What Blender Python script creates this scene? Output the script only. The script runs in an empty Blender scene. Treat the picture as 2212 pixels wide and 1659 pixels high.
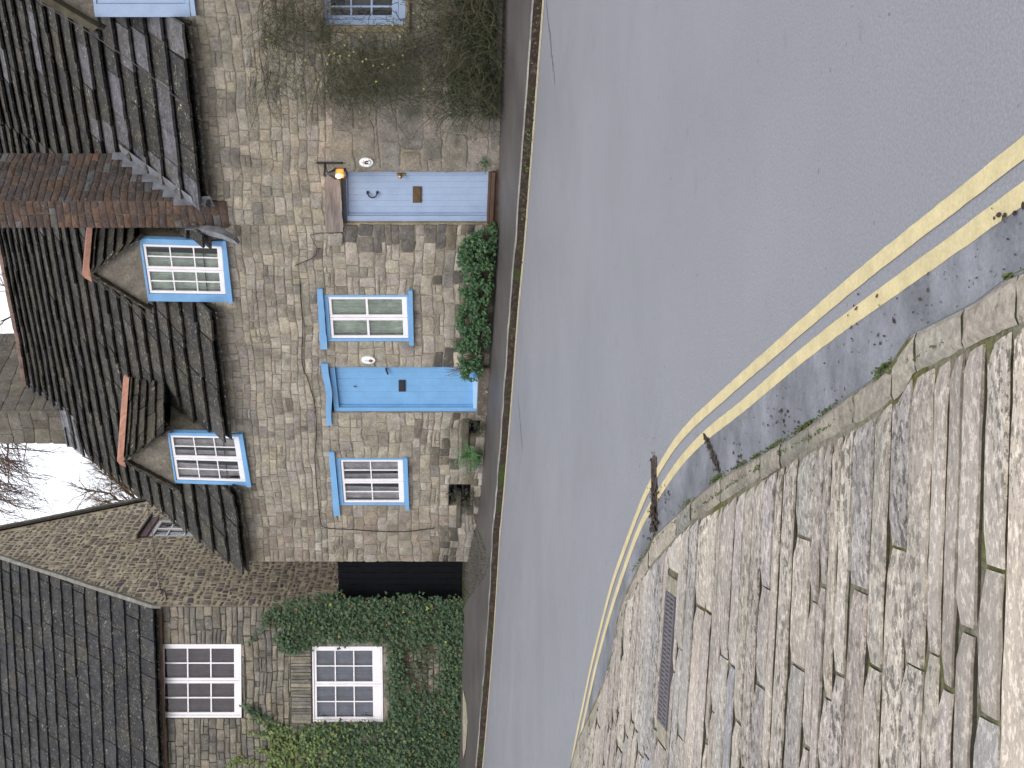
import bpy, math, random
from mathutils import Vector, Matrix, noise as mnoise

random.seed(7)
RND = random.Random(11)
SC = bpy.context.scene
COL = SC.collection

# ------------------------------------------------------------------ camera model
F = 2676.0       # focal length in photo pixels (photo taken as 2212 x 1659, turned on its side)
CX = 829.5
HZ = 870.0
EYE = 1.5


def ray(px, py):
    return Vector(((1659.0 - py - CX) / F, 1.0, -(px - HZ) / F))


def at(px, py, Y):
    d = ray(px, py)
    return Vector((d.x * Y, Y, EYE + d.z * Y))


def proj(p):
    u = CX + F * p[0] / p[1]
    v = HZ - F * (p[2] - EYE) / p[1]
    return v, 1659.0 - u          # px, py


def G(X):
    X = max(X, -9.0)
    t = max(0.0, 0.5 - X)
    return 0.0045 * t * t


def on_ground(px, py, off=0.0):
    d = ray(px, py)
    Y = (EYE - off) / max(1e-6, -d.z)
    for _ in range(40):
        z = G(d.x * Y) + off
        Y = 0.5 * Y + 0.5 * (EYE - z) / max(1e-6, -d.z)
    return Vector((d.x * Y, Y, G(d.x * Y) + off))


class Frame:
    """a vertical facade: x along it, y into the building, z up"""
    def __init__(self, ox, oy, tan):
        self.o = Vector((ox, oy, 0.0))
        self.a = math.atan(tan)
        c, s = math.cos(self.a), math.sin(self.a)
        self.ex = Vector((c, -s, 0))
        self.ey = Vector((s, c, 0))

    def world(self, x, y, z):
        return self.o + self.ex * x + self.ey * y + Vector((0, 0, z))

    def local(self, p):
        q = Vector(p) - self.o
        return Vector((q.dot(self.ex), q.dot(self.ey), p[2]))

    def hit(self, px, py, D=0.0):
        d = ray(px, py)
        cam = Vector((0, 0, EYE))
        k = (D - (cam - self.o).dot(self.ey)) / d.dot(self.ey)
        return self.local(cam + d * k)

    def hitx(self, px, py, X):
        d = ray(px, py)
        cam = Vector((0, 0, EYE))
        k = (X - (cam - self.o).dot(self.ex)) / d.dot(self.ex)
        return self.local(cam + d * k)


# ------------------------------------------------------------------ mesh builder
CUR = [0.0, 0.0, 0.0]      # base of the thing being built, in its frame


def base(x=0.0, y=0.0, z=0.0):
    CUR[0], CUR[1], CUR[2] = x, y, z


class MB:
    def __init__(self):
        self.v, self.f, self.c, self.m = [], [], [], []

    def add(self, verts, faces, col=(1, 1, 1), mi=0):
        b = len(self.v)
        self.v.extend([tuple(p) for p in verts])
        for f in faces:
            self.f.append(tuple(b + i for i in f))
            self.c.append(col)
            self.m.append(mi)

    def quad(self, a, b, c, d, col=(1, 1, 1), mi=0):
        self.add([a, b, c, d], [(0, 1, 2, 3)], col, mi)

    def box(self, x0, x1, y0, y1, z0, z1, col=(1, 1, 1), mi=0, tf=None, bev=0.0):
        if bev > 0:
            vs, fs = bevel_box(x0, x1, y0, y1, z0, z1, bev)
        else:
            vs = [(x0, y0, z0), (x1, y0, z0), (x1, y1, z0), (x0, y1, z0),
                  (x0, y0, z1), (x1, y0, z1), (x1, y1, z1), (x0, y1, z1)]
            fs = [(0, 3, 2, 1), (4, 5, 6, 7), (0, 1, 5, 4), (1, 2, 6, 5), (2, 3, 7, 6), (3, 0, 4, 7)]
        if tf:
            vs = [tf(*p) for p in vs]
        self.add(vs, fs, col, mi)

    def tube(self, pts, rads, n=5, col=(1, 1, 1), mi=0, cap=True):
        pts = [Vector(p) for p in pts]
        if isinstance(rads, (int, float)):
            rads = [rads] * len(pts)
        vs, fs = [], []
        prev = None
        for i, p in enumerate(pts):
            d = (pts[min(i + 1, len(pts) - 1)] - pts[max(i - 1, 0)])
            if d.length < 1e-9:
                d = Vector((0, 0, 1))
            d.normalize()
            if prev is None:
                r = d.orthogonal().normalized()
            else:
                r = prev - d * prev.dot(d)
                if r.length < 1e-6:
                    r = d.orthogonal()
                r.normalize()
            prev = r
            s = d.cross(r)
            for k in range(n):
                t = 2 * math.pi * k / n
                vs.append(p + (r * math.cos(t) + s * math.sin(t)) * rads[i])
        for i in range(len(pts) - 1):
            for k in range(n):
                a, b = i * n + k, i * n + (k + 1) % n
                fs.append((a, b, b + n, a + n))
        if cap:
            fs.append(tuple(reversed(range(n))))
            fs.append(tuple((len(pts) - 1) * n + k for k in range(n)))
        self.add(vs, fs, col, mi)

    def build(self, name, mats, parent=None, smooth=False, origin=None):
        me = bpy.data.meshes.new(name)
        vs = [(p[0] - CUR[0], p[1] - CUR[1], p[2] - CUR[2]) for p in self.v]
        if origin is not None:
            vs = [(p[0] - origin[0], p[1] - origin[1], p[2] - origin[2]) for p in vs]
        me.from_pydata(vs, [], self.f)
        if not isinstance(mats, (list, tuple)):
            mats = [mats]
        for m in mats:
            me.materials.append(m)
        if len(mats) > 1:
            me.polygons.foreach_set('material_index', self.m)
        at_ = me.color_attributes.new('Col', 'FLOAT_COLOR', 'CORNER')
        data = []
        for f, c in zip(self.f, self.c):
            data.extend((c[0], c[1], c[2], 1.0) * len(f))
        at_.data.foreach_set('color', data)
        if smooth:
            me.polygons.foreach_set('use_smooth', [True] * len(me.polygons))
        me.update()
        o = bpy.data.objects.new(name, me)
        COL.objects.link(o)
        if parent is not None:
            o.parent = parent
        if origin is not None:
            o.location = origin
        return o


def bevel_box(x0, x1, y0, y1, z0, z1, b):
    b = min(b, abs(x1 - x0) * .45, abs(y1 - y0) * .45, abs(z1 - z0) * .45)
    vs, idx = [], {}
    X, Y, Z = (x0, x1), (y0, y1), (z0, z1)
    sg = (1, -1)
    for i in (0, 1):
        for j in (0, 1):
            for k in (0, 1):
                for ax in range(3):
                    p = [X[i], Y[j], Z[k]]
                    q = (i, j, k)
                    for a2 in range(3):
                        if a2 != ax:
                            p[a2] += sg[q[a2]] * b
                    idx[(i, j, k, ax)] = len(vs)
                    vs.append(tuple(p))
    fs = []
    for ax in range(3):
        o1, o2 = [a for a in range(3) if a != ax]
        for s in (0, 1):
            ring = []
            for (p, q) in ((0, 0), (1, 0), (1, 1), (0, 1)):
                key = [0, 0, 0]
                key[ax] = s
                key[o1] = p
                key[o2] = q
                ring.append(idx[tuple(key) + (ax,)])
            fs.append(tuple(ring))
    for ax in range(3):
        o1, o2 = [a for a in range(3) if a != ax]
        for p in (0, 1):
            for q in (0, 1):
                k0, k1 = [0, 0, 0], [0, 0, 0]
                k0[ax], k1[ax] = 0, 1
                k0[o1] = k1[o1] = p
                k0[o2] = k1[o2] = q
                fs.append((idx[tuple(k0) + (o1,)], idx[tuple(k1) + (o1,)], idx[tuple(k1) + (o2,)], idx[tuple(k0) + (o2,)]))
    for i in (0, 1):
        for j in (0, 1):
            for k in (0, 1):
                fs.append((idx[(i, j, k, 0)], idx[(i, j, k, 1)], idx[(i, j, k, 2)]))
    return vs, fs


def empty(name, loc=(0, 0, 0), rz=0.0, label=None, cat=None, group=None):
    o = bpy.data.objects.new(name, None)
    COL.objects.link(o)
    o.location = loc
    o.rotation_euler = (0, 0, rz)
    o.empty_display_size = 0.2
    tag(o, label, cat, group)
    return o


def tag(o, label=None, cat=None, group=None, kind=None):
    if label:
        o['label'] = label
    if cat:
        o['category'] = cat
    if group:
        o['group'] = group
    if kind:
        o['kind'] = kind
    return o


# ------------------------------------------------------------------ materials
class Mt:
    def __init__(self, name, rough=0.8, spec=0.3):
        self.mat = bpy.data.materials.new(name)
        self.mat.use_nodes = True
        self.nt = self.mat.node_tree
        self.nt.nodes.clear()
        self.out = self.nt.nodes.new('ShaderNodeOutputMaterial')
        self.b = self.nt.nodes.new('ShaderNodeBsdfPrincipled')
        self.nt.links.new(self.b.outputs[0], self.out.inputs[0])
        self.b.inputs['Roughness'].default_value = rough
        self.b.inputs['Specular IOR Level'].default_value = spec
        self.tc = self.nt.nodes.new('ShaderNodeTexCoord').outputs['Object']

    def link(self, a, b):
        self.nt.links.new(a, b)

    def put(self, sock, val):
        if hasattr(val, 'is_output'):
            self.link(val, sock)
        else:
            if isinstance(val, (tuple, list)) and len(val) == 3 and sock.type == 'RGBA':
                val = (*val, 1)
            sock.default_value = val

    def scaled(self, s):
        m = self.nt.nodes.new('ShaderNodeMapping')
        self.link(self.tc, m.inputs['Vector'])
        m.inputs['Scale'].default_value = s
        return m.outputs[0]

    def noise(self, scale, detail=4, rough=0.55, stretch=None, dist=0.0):
        n = self.nt.nodes.new('ShaderNodeTexNoise')
        n.inputs['Scale'].default_value = scale
        n.inputs['Detail'].default_value = detail
        n.inputs['Roughness'].default_value = rough
        n.inputs['Distortion'].default_value = dist
        self.link(self.scaled(stretch) if stretch else self.tc, n.inputs['Vector'])
        return n.outputs[0]

    def voronoi(self, scale, stretch=None, rand=1.0, feat='F1'):
        n = self.nt.nodes.new('ShaderNodeTexVoronoi')
        n.feature = feat
        n.inputs['Scale'].default_value = scale
        n.inputs['Randomness'].default_value = rand
        self.link(self.scaled(stretch) if stretch else self.tc, n.inputs['Vector'])
        return n.outputs['Distance']

    def ramp(self, fac, lo, hi, a=0.0, b=1.0):
        n = self.nt.nodes.new('ShaderNodeMapRange')
        n.inputs['From Min'].default_value = lo
        n.inputs['From Max'].default_value = hi
        n.inputs['To Min'].default_value = a
        n.inputs['To Max'].default_value = b
        self.link(fac, n.inputs['Value'])
        return n.outputs[0]

    def mix(self, a, b, fac, mode='MIX'):
        n = self.nt.nodes.new('ShaderNodeMix')
        n.data_type = 'RGBA'
        n.blend_type = mode
        n.clamp_factor = True
        self.put(n.inputs[0], fac)
        self.put(n.inputs[6], a)
        self.put(n.inputs[7], b)
        return n.outputs[2]

    def math(self, op, a, b=0.0):
        n = self.nt.nodes.new('ShaderNodeMath')
        n.operation = op
        self.put(n.inputs[0], a)
        self.put(n.inputs[1], b)
        return n.outputs[0]

    def attr(self):
        n = self.nt.nodes.new('ShaderNodeVertexColor')
        n.layer_name = 'Col'
        return n.outputs[0]

    def scale_col(self, col, fac):
        """colour multiplied by a grey factor"""
        n = self.nt.nodes.new('ShaderNodeVectorMath')
        n.operation = 'SCALE'
        self.put(n.inputs[0], col)
        self.put(n.inputs['Scale'], fac)
        return n.outputs[0]

    def color(self, c):
        self.put(self.b.inputs['Base Color'], c)
        return self

    def roughness(self, r):
        self.put(self.b.inputs['Roughness'], r)
        return self

    def bump(self, h, strength=0.5, dist=0.01):
        n = self.nt.nodes.new('ShaderNodeBump')
        n.inputs['Strength'].default_value = strength
        n.inputs['Distance'].default_value = dist
        self.link(h, n.inputs['Height'])
        self.link(n.outputs[0], self.b.inputs['Normal'])
        return self


def mat_stone(name, lichen=(0.42, 0.39, 0.30), lich_amt=0.5, dark=0.55, fine=38, stretch=None):
    m = Mt(name, 0.9, 0.2)
    c = m.attr()
    c = m.scale_col(c, m.ramp(m.noise(5, 5, 0.6), 0.25, 0.75, 0.62, 1.35))
    c = m.scale_col(c, m.ramp(m.noise(fine, 4, 0.7, stretch), 0.3, 0.7, 0.72, 1.25))
    c = m.mix(c, lichen, m.math('MULTIPLY', m.ramp(m.noise(17, 5, 0.65), 0.6, 0.7), lich_amt))
    c = m.scale_col(c, m.ramp(m.noise(26, 4, 0.7), 0.62, 0.70, 1.0, 0.55))
    c = m.scale_col(c, m.ramp(m.noise(1.3, 4, 0.6), 0.30, 0.48, dark, 1.0))
    m.color(c)
    h = m.noise(fine * 0.8, 6, 0.7, stretch)
    m.bump(h, 0.9, 0.02)
    return m.mat


def mat_paint(name, col, rough=0.45, dirt=0.25, flake=None):
    m = Mt(name, rough, 0.4)
    c = m.scale_col(col, m.ramp(m.noise(3.5, 5, 0.65), 0.3, 0.75, 1.0 - dirt, 1.06))
    c = m.scale_col(c, m.ramp(m.noise(60, 3, 0.6), 0.3, 0.7, 0.93, 1.05))
    if flake:
        c = m.mix(c, flake, m.ramp(m.noise(9, 6, 0.7, (1, 1, 0.35)), 0.66, 0.69, 0, 0.8))
    m.color(c)
    m.bump(m.noise(45, 4, 0.6, (1, 1, 0.2)), 0.25, 0.004)
    return m.mat


def mat_flat(name, col, rough=0.7, var=0.25, scale=8, spec=0.3, metal=0.0):
    m = Mt(name, rough, spec)
    c = m.scale_col(col, m.ramp(m.noise(scale, 5, 0.6), 0.3, 0.7, 1 - var, 1 + var))
    m.color(c)
    m.b.inputs['Metallic'].default_value = metal
    m.bump(m.noise(scale * 4, 4, 0.6), 0.3, 0.004)
    return m.mat


def mat_attr(name, rough=0.6, var=0.3, scale=30, spec=0.3, trans=0.0):
    m = Mt(name, rough, spec)
    m.color(m.scale_col(m.attr(), m.ramp(m.noise(scale, 3, 0.6), 0.3, 0.7, 1 - var, 1 + var)))
    if trans:
        t = m.nt.nodes.new('ShaderNodeBsdfTranslucent')
        m.link(m.attr(), t.inputs['Color'])
        mx = m.nt.nodes.new('ShaderNodeMixShader')
        mx.inputs[0].default_value = trans
        m.link(m.b.outputs[0], mx.inputs[1])
        m.link(t.outputs[0], mx.inputs[2])
        m.link(mx.outputs[0], m.out.inputs[0])
    return m.mat


def mat_slate(name, lich=1.0):
    m = Mt(name, 0.8, 0.18)
    c = m.scale_col(m.attr(), 0.57)
    c = m.scale_col(c, m.ramp(m.noise(7, 6, 0.65), 0.28, 0.75, 0.5, 1.5))
    c = m.mix(c, (0.062, 0.053, 0.036), m.math('MULTIPLY', m.ramp(m.noise(3.2, 5, 0.65), 0.5, 0.7), 0.6 * lich))
    c = m.scale_col(c, m.ramp(m.noise(34, 5, 0.7), 0.3, 0.7, 0.55, 1.45))
    spots = m.ramp(m.noise(21, 6, 0.75), 0.565, 0.63)
    gate = m.ramp(m.noise(2.4, 4, 0.65), 0.36, 0.56)
    c = m.mix(c, (0.24, 0.205, 0.135), m.math('MULTIPLY', m.math('MULTIPLY', spots, gate), 0.9 * lich))
    c = m.mix(c, (0.36, 0.34, 0.29), m.math('MULTIPLY', m.math('MULTIPLY', m.ramp(m.noise(19, 5, 0.68), 0.60, 0.65), m.ramp(m.noise(4.5, 3, 0.6), 0.46, 0.58)), 0.95 * lich))
    m.color(c)
    m.bump(m.noise(26, 6, 0.7), 0.8, 0.015)
    return m.mat


def mat_glass(name):
    m = Mt(name)
    nt = m.nt
    nt.nodes.remove(m.b)
    tr = nt.nodes.new('ShaderNodeBsdfTransparent')
    tr.inputs[0].default_value = (0.80, 0.82, 0.82, 1)
    gl = nt.nodes.new('ShaderNodeBsdfGlossy')
    gl.inputs['Roughness'].default_value = 0.03
    fr = nt.nodes.new('ShaderNodeFresnel')
    fr.inputs['IOR'].default_value = 1.5
    bp = nt.nodes.new('ShaderNodeBump')
    bp.inputs['Strength'].default_value = 0.15
    bp.inputs['Distance'].default_value = 0.02
    m.link(m.noise(4, 2, 0.5), bp.inputs['Height'])
    m.link(bp.outputs[0], gl.inputs['Normal'])
    mx = nt.nodes.new('ShaderNodeMixShader')
    m.link(m.math('MULTIPLY', fr.outputs[0], 1.3), mx.inputs[0])
    m.link(tr.outputs[0], mx.inputs[1])
    m.link(gl.outputs[0], mx.inputs[2])
    m.link(mx.outputs[0], m.out.inputs[0])
    return m.mat


STONE = mat_stone('cottage_stone', dark=0.62)
FLINT = mat_stone('gable_rubble', lich_amt=0.25, dark=0.8)
BRICK = mat_stone('old_brick', lichen=(0.30, 0.27, 0.22), lich_amt=0.45, dark=0.7, fine=50)
_m = Mt('paving_stone', 0.85, 0.25)
_c = _m.attr()
_c = _m.scale_col(_c, _m.ramp(_m.noise(2.2, 4, 0.6), 0.3, 0.7, 0.70, 1.0))
_st = _m.noise(52, 4, 0.7, (0.55, 1.0, 1.0))
_c = _m.scale_col(_c, _m.ramp(_st, 0.53, 0.57, 0.93, 1.40))
_dk = _m.math('MULTIPLY', _m.ramp(_m.noise(38, 4, 0.72, (0.6, 1.0, 1.3)), 0.515, 0.56), _m.ramp(_m.noise(1.7, 3, .6, (.5, 1.6, 1)), .34, .6))
_c = _m.scale_col(_c, _m.ramp(_dk, 0.0, 1.0, 1.0, 0.36))
_c = _m.scale_col(_c, _m.ramp(_m.noise(120, 3, 0.7, (0.5, 1, 1)), 0.3, 0.7, 0.82, 1.2))
_m.color(_c)
_m.bump(_m.noise(40, 6, 0.72, (0.6, 1.0, 1.0)), 0.6, 0.015)
PAVE = _m.mat
KERBM = mat_stone('kerb_stone', lichen=(0.40, 0.37, 0.31), lich_amt=0.7, dark=0.6, fine=40)
SLATE = mat_slate('stone_slate')
SLATE2 = mat_slate('stone_slate_clean', 0.75)
BLUE = mat_paint('sky_blue_paint', (0.165, 0.355, 0.595), 0.45, 0.12)
BLUE_WORN = mat_paint('worn_blue_paint', (0.17, 0.345, 0.575), 0.5, 0.2, flake=(0.5, 0.51, 0.53))
LILAC = mat_paint('lilac_blue_paint', (0.298, 0.378, 0.520), 0.45, 0.1)
WHITE = mat_paint('white_paint', (0.78, 0.74, 0.75), 0.4, 0.1)
GLASS = mat_glass('window_glass')
CURT_GREEN = mat_flat('curtain_green', (0.72, 0.78, 0.66), 0.9, 0.3, 5)
CURT_NET = mat_flat('curtain_grey', (0.76, 0.70, 0.70), 0.9, 0.35, 5)
BLIND = mat_flat('blind_mauve', (0.20, 0.15, 0.165), 0.9, 0.25, 4)
BLIND2 = mat_flat('blind_grey', (0.33, 0.33, 0.39), 0.9, 0.2, 4)
ROOM = mat_flat('dark_room', (0.035, 0.026, 0.024), 0.9, 0.2, 4)
RENDER = mat_stone('gable_render', lich_amt=0.3, dark=0.6, fine=24)
TIMBER = mat_flat('weathered_timber', (0.25, 0.215, 0.19), 0.85, 0.3, 6)
DARKWOOD = mat_flat('brown_timber', (0.075, 0.045, 0.03), 0.7, 0.3, 8)
VERGE = mat_flat('mossy_beam', (0.07, 0.06, 0.04), 0.9, 0.4, 9)
TERRA = mat_flat('terracotta', (0.33, 0.165, 0.115), 0.85, 0.3, 7)
RIDGE = mat_flat('ridge_tile_clay', (0.15, 0.098, 0.078), 0.85, 0.4, 6)
LEAD = mat_flat('sheet_lead', (0.155, 0.157, 0.172), 0.55, 0.35, 7, 0.5)
MORTARC = mat_flat('verge_mortar', (0.16, 0.15, 0.13), 0.9, 0.35, 9)
IRON = mat_flat('black_iron', (0.012, 0.011, 0.014), 0.45, 0.2, 20, 0.5)
BRASS = mat_flat('aged_brass', (0.32, 0.21, 0.09), 0.35, 0.3, 25, 0.5, 0.9)
BRONZE = mat_flat('bronze_flap', (0.12, 0.075, 0.035), 0.45, 0.3, 25, 0.5, 0.5)
GATEM = mat_flat('black_boards', (0.0045, 0.005, 0.007), 0.75, 0.4, 9, 0.12)
ENAMEL = mat_flat('white_enamel', (0.82, 0.84, 0.83), 0.25, 0.05, 8)
LEAF = mat_attr('leaf', 0.5, 0.25, 30, 0.35, 0.25)
TWIG = mat_attr('twig_bark', 0.85, 0.3, 30, 0.2)
CABLE = mat_flat('black_cable', (0.02, 0.018, 0.017), 0.6, 0.2, 9)
MAROON = mat_flat('maroon_paint', (0.09, 0.012, 0.015), 0.5, 0.2, 9)
SIGNC = mat_attr('sign_glaze', 0.35, 0.1, 20)

# asphalt
_m = Mt('asphalt', 0.62, 0.4)
_c = _m.scale_col((0.183, 0.184, 0.200), _m.ramp(_m.noise(0.55, 5, 0.55), 0.3, 0.7, 0.94, 1.06))
_c = _m.scale_col(_c, _m.ramp(_m.noise(95, 3, 0.7), 0.3, 0.7, 0.80, 1.2))
_c = _m.scale_col(_c, _m.ramp(_m.noise(5, 5, 0.7, (0.5, 1.0, 1)), 0.62, 0.72, 1.0, 0.82))
_c = _m.mix(_c, (0.06, 0.06, 0.066), _m.ramp(_m.noise(24, 2, 0.5), 0.71, 0.76, 0, 0.7))
_m.color(_c)
_m.roughness(_m.ramp(_m.noise(1.2, 4, 0.6), 0.3, 0.7, 0.5, 0.72))
_m.bump(_m.noise(120, 3, 0.7), 0.55, 0.006)
ASPHALT = _m.mat
# damp channel along the near kerb
_m = Mt('channel_asphalt', 0.5, 0.4)
_c = _m.scale_col((0.142, 0.146, 0.162), _m.ramp(_m.noise(2.2, 7, 0.68, (0.8, 1.1, 1)), 0.36, 0.64, 0.52, 1.4))
_c = _m.scale_col(_c, _m.ramp(_m.noise(70, 3, 0.7), 0.3, 0.7, 0.85, 1.15))
_c = _m.mix(_c, (0.025, 0.02, 0.018), _m.ramp(_m.noise(18, 3, 0.5), 0.70, 0.73, 0, 0.85))
_m.color(_c)
_m.bump(_m.noise(90, 4, 0.7), 0.5, 0.006)
CHANNEL = _m.mat
CRACK = mat_flat('dark_crack', (0.10, 0.10, 0.112), 0.8, 0.3, 40)
# far pavement
_m = Mt('old_tarmac', 0.6, 0.35)
_c = _m.scale_col((0.068, 0.061, 0.058), _m.ramp(_m.noise(0.9, 5, 0.6), 0.3, 0.7, 0.7, 1.35))
_c = _m.scale_col(_c, _m.ramp(_m.noise(60, 3, 0.7), 0.3, 0.7, 0.8, 1.2))
_c = _m.mix(_c, (0.035, 0.045, 0.016), _m.ramp(_m.noise(1.1, 4, 0.6), 0.6, 0.75, 0, 0.5))
_m.color(_c)
_m.bump(_m.noise(80, 3, 0.7), 0.5, 0.006)
TARMAC = _m.mat
# yellow paint
_m = Mt('yellow_road_paint', 0.6, 0.3)
_c = _m.scale_col((0.46, 0.385, 0.215), _m.ramp(_m.noise(7, 5, 0.65), 0.3, 0.7, 0.82, 1.12))
_c = _m.scale_col(_c, _m.ramp(_m.noise(90, 3, 0.6), 0.3, 0.7, 0.88, 1.08))
_c = _m.mix(_c, (0.15, 0.145, 0.14), _m.ramp(_m.noise(30, 5, 0.7), 0.70, 0.76, 0, 0.5))
_m.color(_c)
_m.bump(_m.noise(110, 3, 0.6), 0.4, 0.004)
YELLOW = _m.mat
# pale far lines, worn
_m = Mt('worn_yellow_paint', 0.7, 0.3)
_m.color(_m.scale_col((0.52, 0.455, 0.32), _m.ramp(_m.noise(9, 5, 0.65), 0.3, 0.7, 0.7, 1.15)))
YELLOW2 = _m.mat
# kerb face, mossy and dark
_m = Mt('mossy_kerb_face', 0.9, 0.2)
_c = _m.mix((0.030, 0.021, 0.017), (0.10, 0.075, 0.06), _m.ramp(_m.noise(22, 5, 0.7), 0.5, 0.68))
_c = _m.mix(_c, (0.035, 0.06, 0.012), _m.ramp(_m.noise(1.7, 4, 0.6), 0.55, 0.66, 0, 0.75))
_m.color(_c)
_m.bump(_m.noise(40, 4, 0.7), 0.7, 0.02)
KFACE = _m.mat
# joints
_m = Mt('mossy_joint', 0.95, 0.1)
_c = _m.mix((0.17, 0.155, 0.125), (0.085, 0.085, 0.032), _m.ramp(_m.noise(3.5, 5, 0.6), 0.42, 0.6))
_c = _m.scale_col(_c, _m.ramp(_m.noise(45, 4, 0.7), 0.3, 0.7, 0.5, 1.4))
_m.color(_c)
_m.bump(_m.noise(60, 4, 0.7), 0.8, 0.01)
JOINT = _m.mat


def mat_mortar(name, col):
    m = Mt(name, 0.95, 0.1)
    c = m.scale_col(col, m.ramp(m.noise(4, 5, 0.6), 0.3, 0.7, 0.55, 1.25))
    c = m.scale_col(c, m.ramp(m.noise(50, 4, 0.7), 0.3, 0.7, 0.7, 1.25))
    m.color(c)
    m.bump(m.noise(40, 5, 0.7), 0.8, 0.01)
    return m.mat


MORTAR = mat_mortar('lime_mortar', (0.26, 0.225, 0.172))
MORTAR_D = mat_mortar('dark_joint', (0.095, 0.08, 0.058))
MORTAR_O = mat_mortar('ochre_mortar', (0.60, 0.51, 0.36))


# ------------------------------------------------------------------ generic pieces
def stone_piece(mb, x0, x1, z0, z1, col, y=-0.0, proud=0.03, j=0.012, rng=RND, mi=0, xf=None, wob=None):
    """one rounded irregular stone face standing proud of the wall plane (towards -y)"""
    w, h = x1 - x0, z1 - z0
    if w < 0.025 or h < 0.02:
        return
    r = min(w, h) * rng.uniform(0.04, 0.15)
    j = min(j, 0.075 * min(w, h))
    pts = []
    cs = [(x0 + r, z0), (x1 - r, z0), (x1, z0 + r), (x1, z1 - r), (x1 - r, z1), (x0 + r, z1), (x0, z1 - r), (x0, z0 + r)]
    for k, p in enumerate(cs):
        pts.append((p[0] + rng.uniform(-j, j), p[1] + rng.uniform(-j, j)))
        if k in (0, 4) and w > 0.18:
            q = cs[(k + 1) % 8]
            pts.append(((p[0] + q[0]) / 2 + rng.uniform(-j, j), p[1] + rng.uniform(-j, j) * 1.3))
    if wob:
        pts = [(p[0], p[1] + wob(p[0], p[1])) for p in pts]
    cx = sum(p[0] for p in pts) / len(pts)
    cz = sum(p[1] for p in pts) / len(pts)
    n = len(pts)
    vs = []
    ins = min(0.012, 0.15 * min(w, h))
    t1 = rng.uniform(-0.008, 0.008)
    t2 = rng.uniform(-0.006, 0.006)
    for dy, inset in ((0.01, 0), (-proud * 0.65, ins * 0.3), (-proud, ins * 1.6)):
        for p in pts:
            dx, dz = p[0] - cx, p[1] - cz
            L = math.hypot(dx, dz) + 1e-6
            k = max(0, 1 - inset / L * 1.3)
            yy = y + dy
            if dy < -0.02:
                yy += t1 * dx / max(w, .05) * 2 + t2 * dz / max(h, .05) * 2
            vs.append((cx + dx * k, yy, cz + dz * k))
    fs = []
    for ring in range(2):
        for i in range(n):
            a, b = ring * n + i, ring * n + (i + 1) % n
            fs.append((a, b, b + n, a + n))
    vs.append((cx, y - proud - rng.uniform(0.0, 0.008), cz))
    for i in range(n):
        fs.append((2 * n + i, 2 * n + (i + 1) % n, 3 * n))
    if xf:
        vs = [xf(*p) for p in vs]
    mb.add(vs, fs, col, mi)


def masonry(mb, x0, x1, z0, z1, opens, hfn, wfn, cfn, y=0.0, proud=0.03, gap=0.012, rng=RND, inside=None, xf=None, j=0.012, split=0.16, shrink=0.0):
    """irregular coursed rubble; opens = list of (x0,x1,z0,z1) left clear"""
    ph = [rng.uniform(0, 6.28) for _ in range(6)]

    def wob(x, z):
        return 0.016 * math.sin(x * 1.7 + ph[0] + z * 2) + 0.012 * math.sin(x * 4.1 + ph[1] + z * 3.3) + 0.008 * math.sin(x * 9 + ph[2] + z * 5)
    z = z0
    while z < z1 - 0.02:
        h = min(hfn(z), z1 - z)
        if z1 - z - h < 0.05:
            h = z1 - z
        zt = z + h
        cuts = {x0, x1}
        for (a, b, c, d) in opens:
            if c < zt - 0.01 and d > z + 0.01:
                for q in (a, b):
                    if x0 < q < x1:
                        cuts.add(q)
        cuts = sorted(cuts)
        for s0, s1 in zip(cuts[:-1], cuts[1:]):
            m = (s0 + s1) / 2
            blocked = [(c, d) for (a, b, c, d) in opens if a < m < b and c < zt - 0.01 and d > z + 0.01]
            spans = [(z, zt)]
            for (c, d) in blocked:
                ns = []
                for (p, q) in spans:
                    if c > p:
                        ns.append((p, min(c, q)))
                    if d < q:
                        ns.append((max(d, p), q))
                spans = [t for t in ns if t[1] - t[0] > 0.03]
            for (p, q) in spans:
                x = s0
                while x < s1 - 0.01:
                    w = wfn(x, z, h)
                    if s1 - x - w < 0.09:
                        w = s1 - x
                    xe = x + w
                    pieces = [(x, xe, p, q)]
                    r = rng.random()
                    if q - p > 0.13 and r < split:
                        k = rng.uniform(0.35, 0.65)
                        zm = p + (q - p) * k
                        pieces = [(x, xe, p, zm), (x, xe, zm, q)]
                        if w > 0.3:
                            xm = x + w * rng.uniform(.35, .65)
                            pieces = [(x, xm, p, zm), (xm, xe, p, zm), (x, xe, zm, q)]
                    elif w > 0.28 and r > 0.93:
                        xm = x + w * rng.uniform(.3, .7)
                        pieces = [(x, xm, p, q - (q - p) * .3), (xm, xe, p, q), (x, xm, q - (q - p) * .3, q)]
                    for (a, b, c, d) in pieces:
                        if inside and not inside((a + b) / 2, (c + d) / 2, a, b, c, d):
                            continue
                        g = gap * rng.uniform(.5, 1.4)
                        if shrink:
                            dx, dz = (b - a) * rng.uniform(0, shrink), (d - c) * rng.uniform(0, shrink)
                            fx, fz = rng.random(), rng.random()
                            a, b, c, d = a + dx * fx, b - dx * (1 - fx), c + dz * fz, d - dz * (1 - fz)
                        stone_piece(mb, a + g / 2, b - g / 2, c + g / 2, d - g / 2, cfn((a + b) / 2, (c + d) / 2), y,
                                    proud * rng.uniform(.65, 1.25), j, rng, 0, xf,
                                    wob if not blocked else None)
                    x = xe
        z = zt


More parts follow.
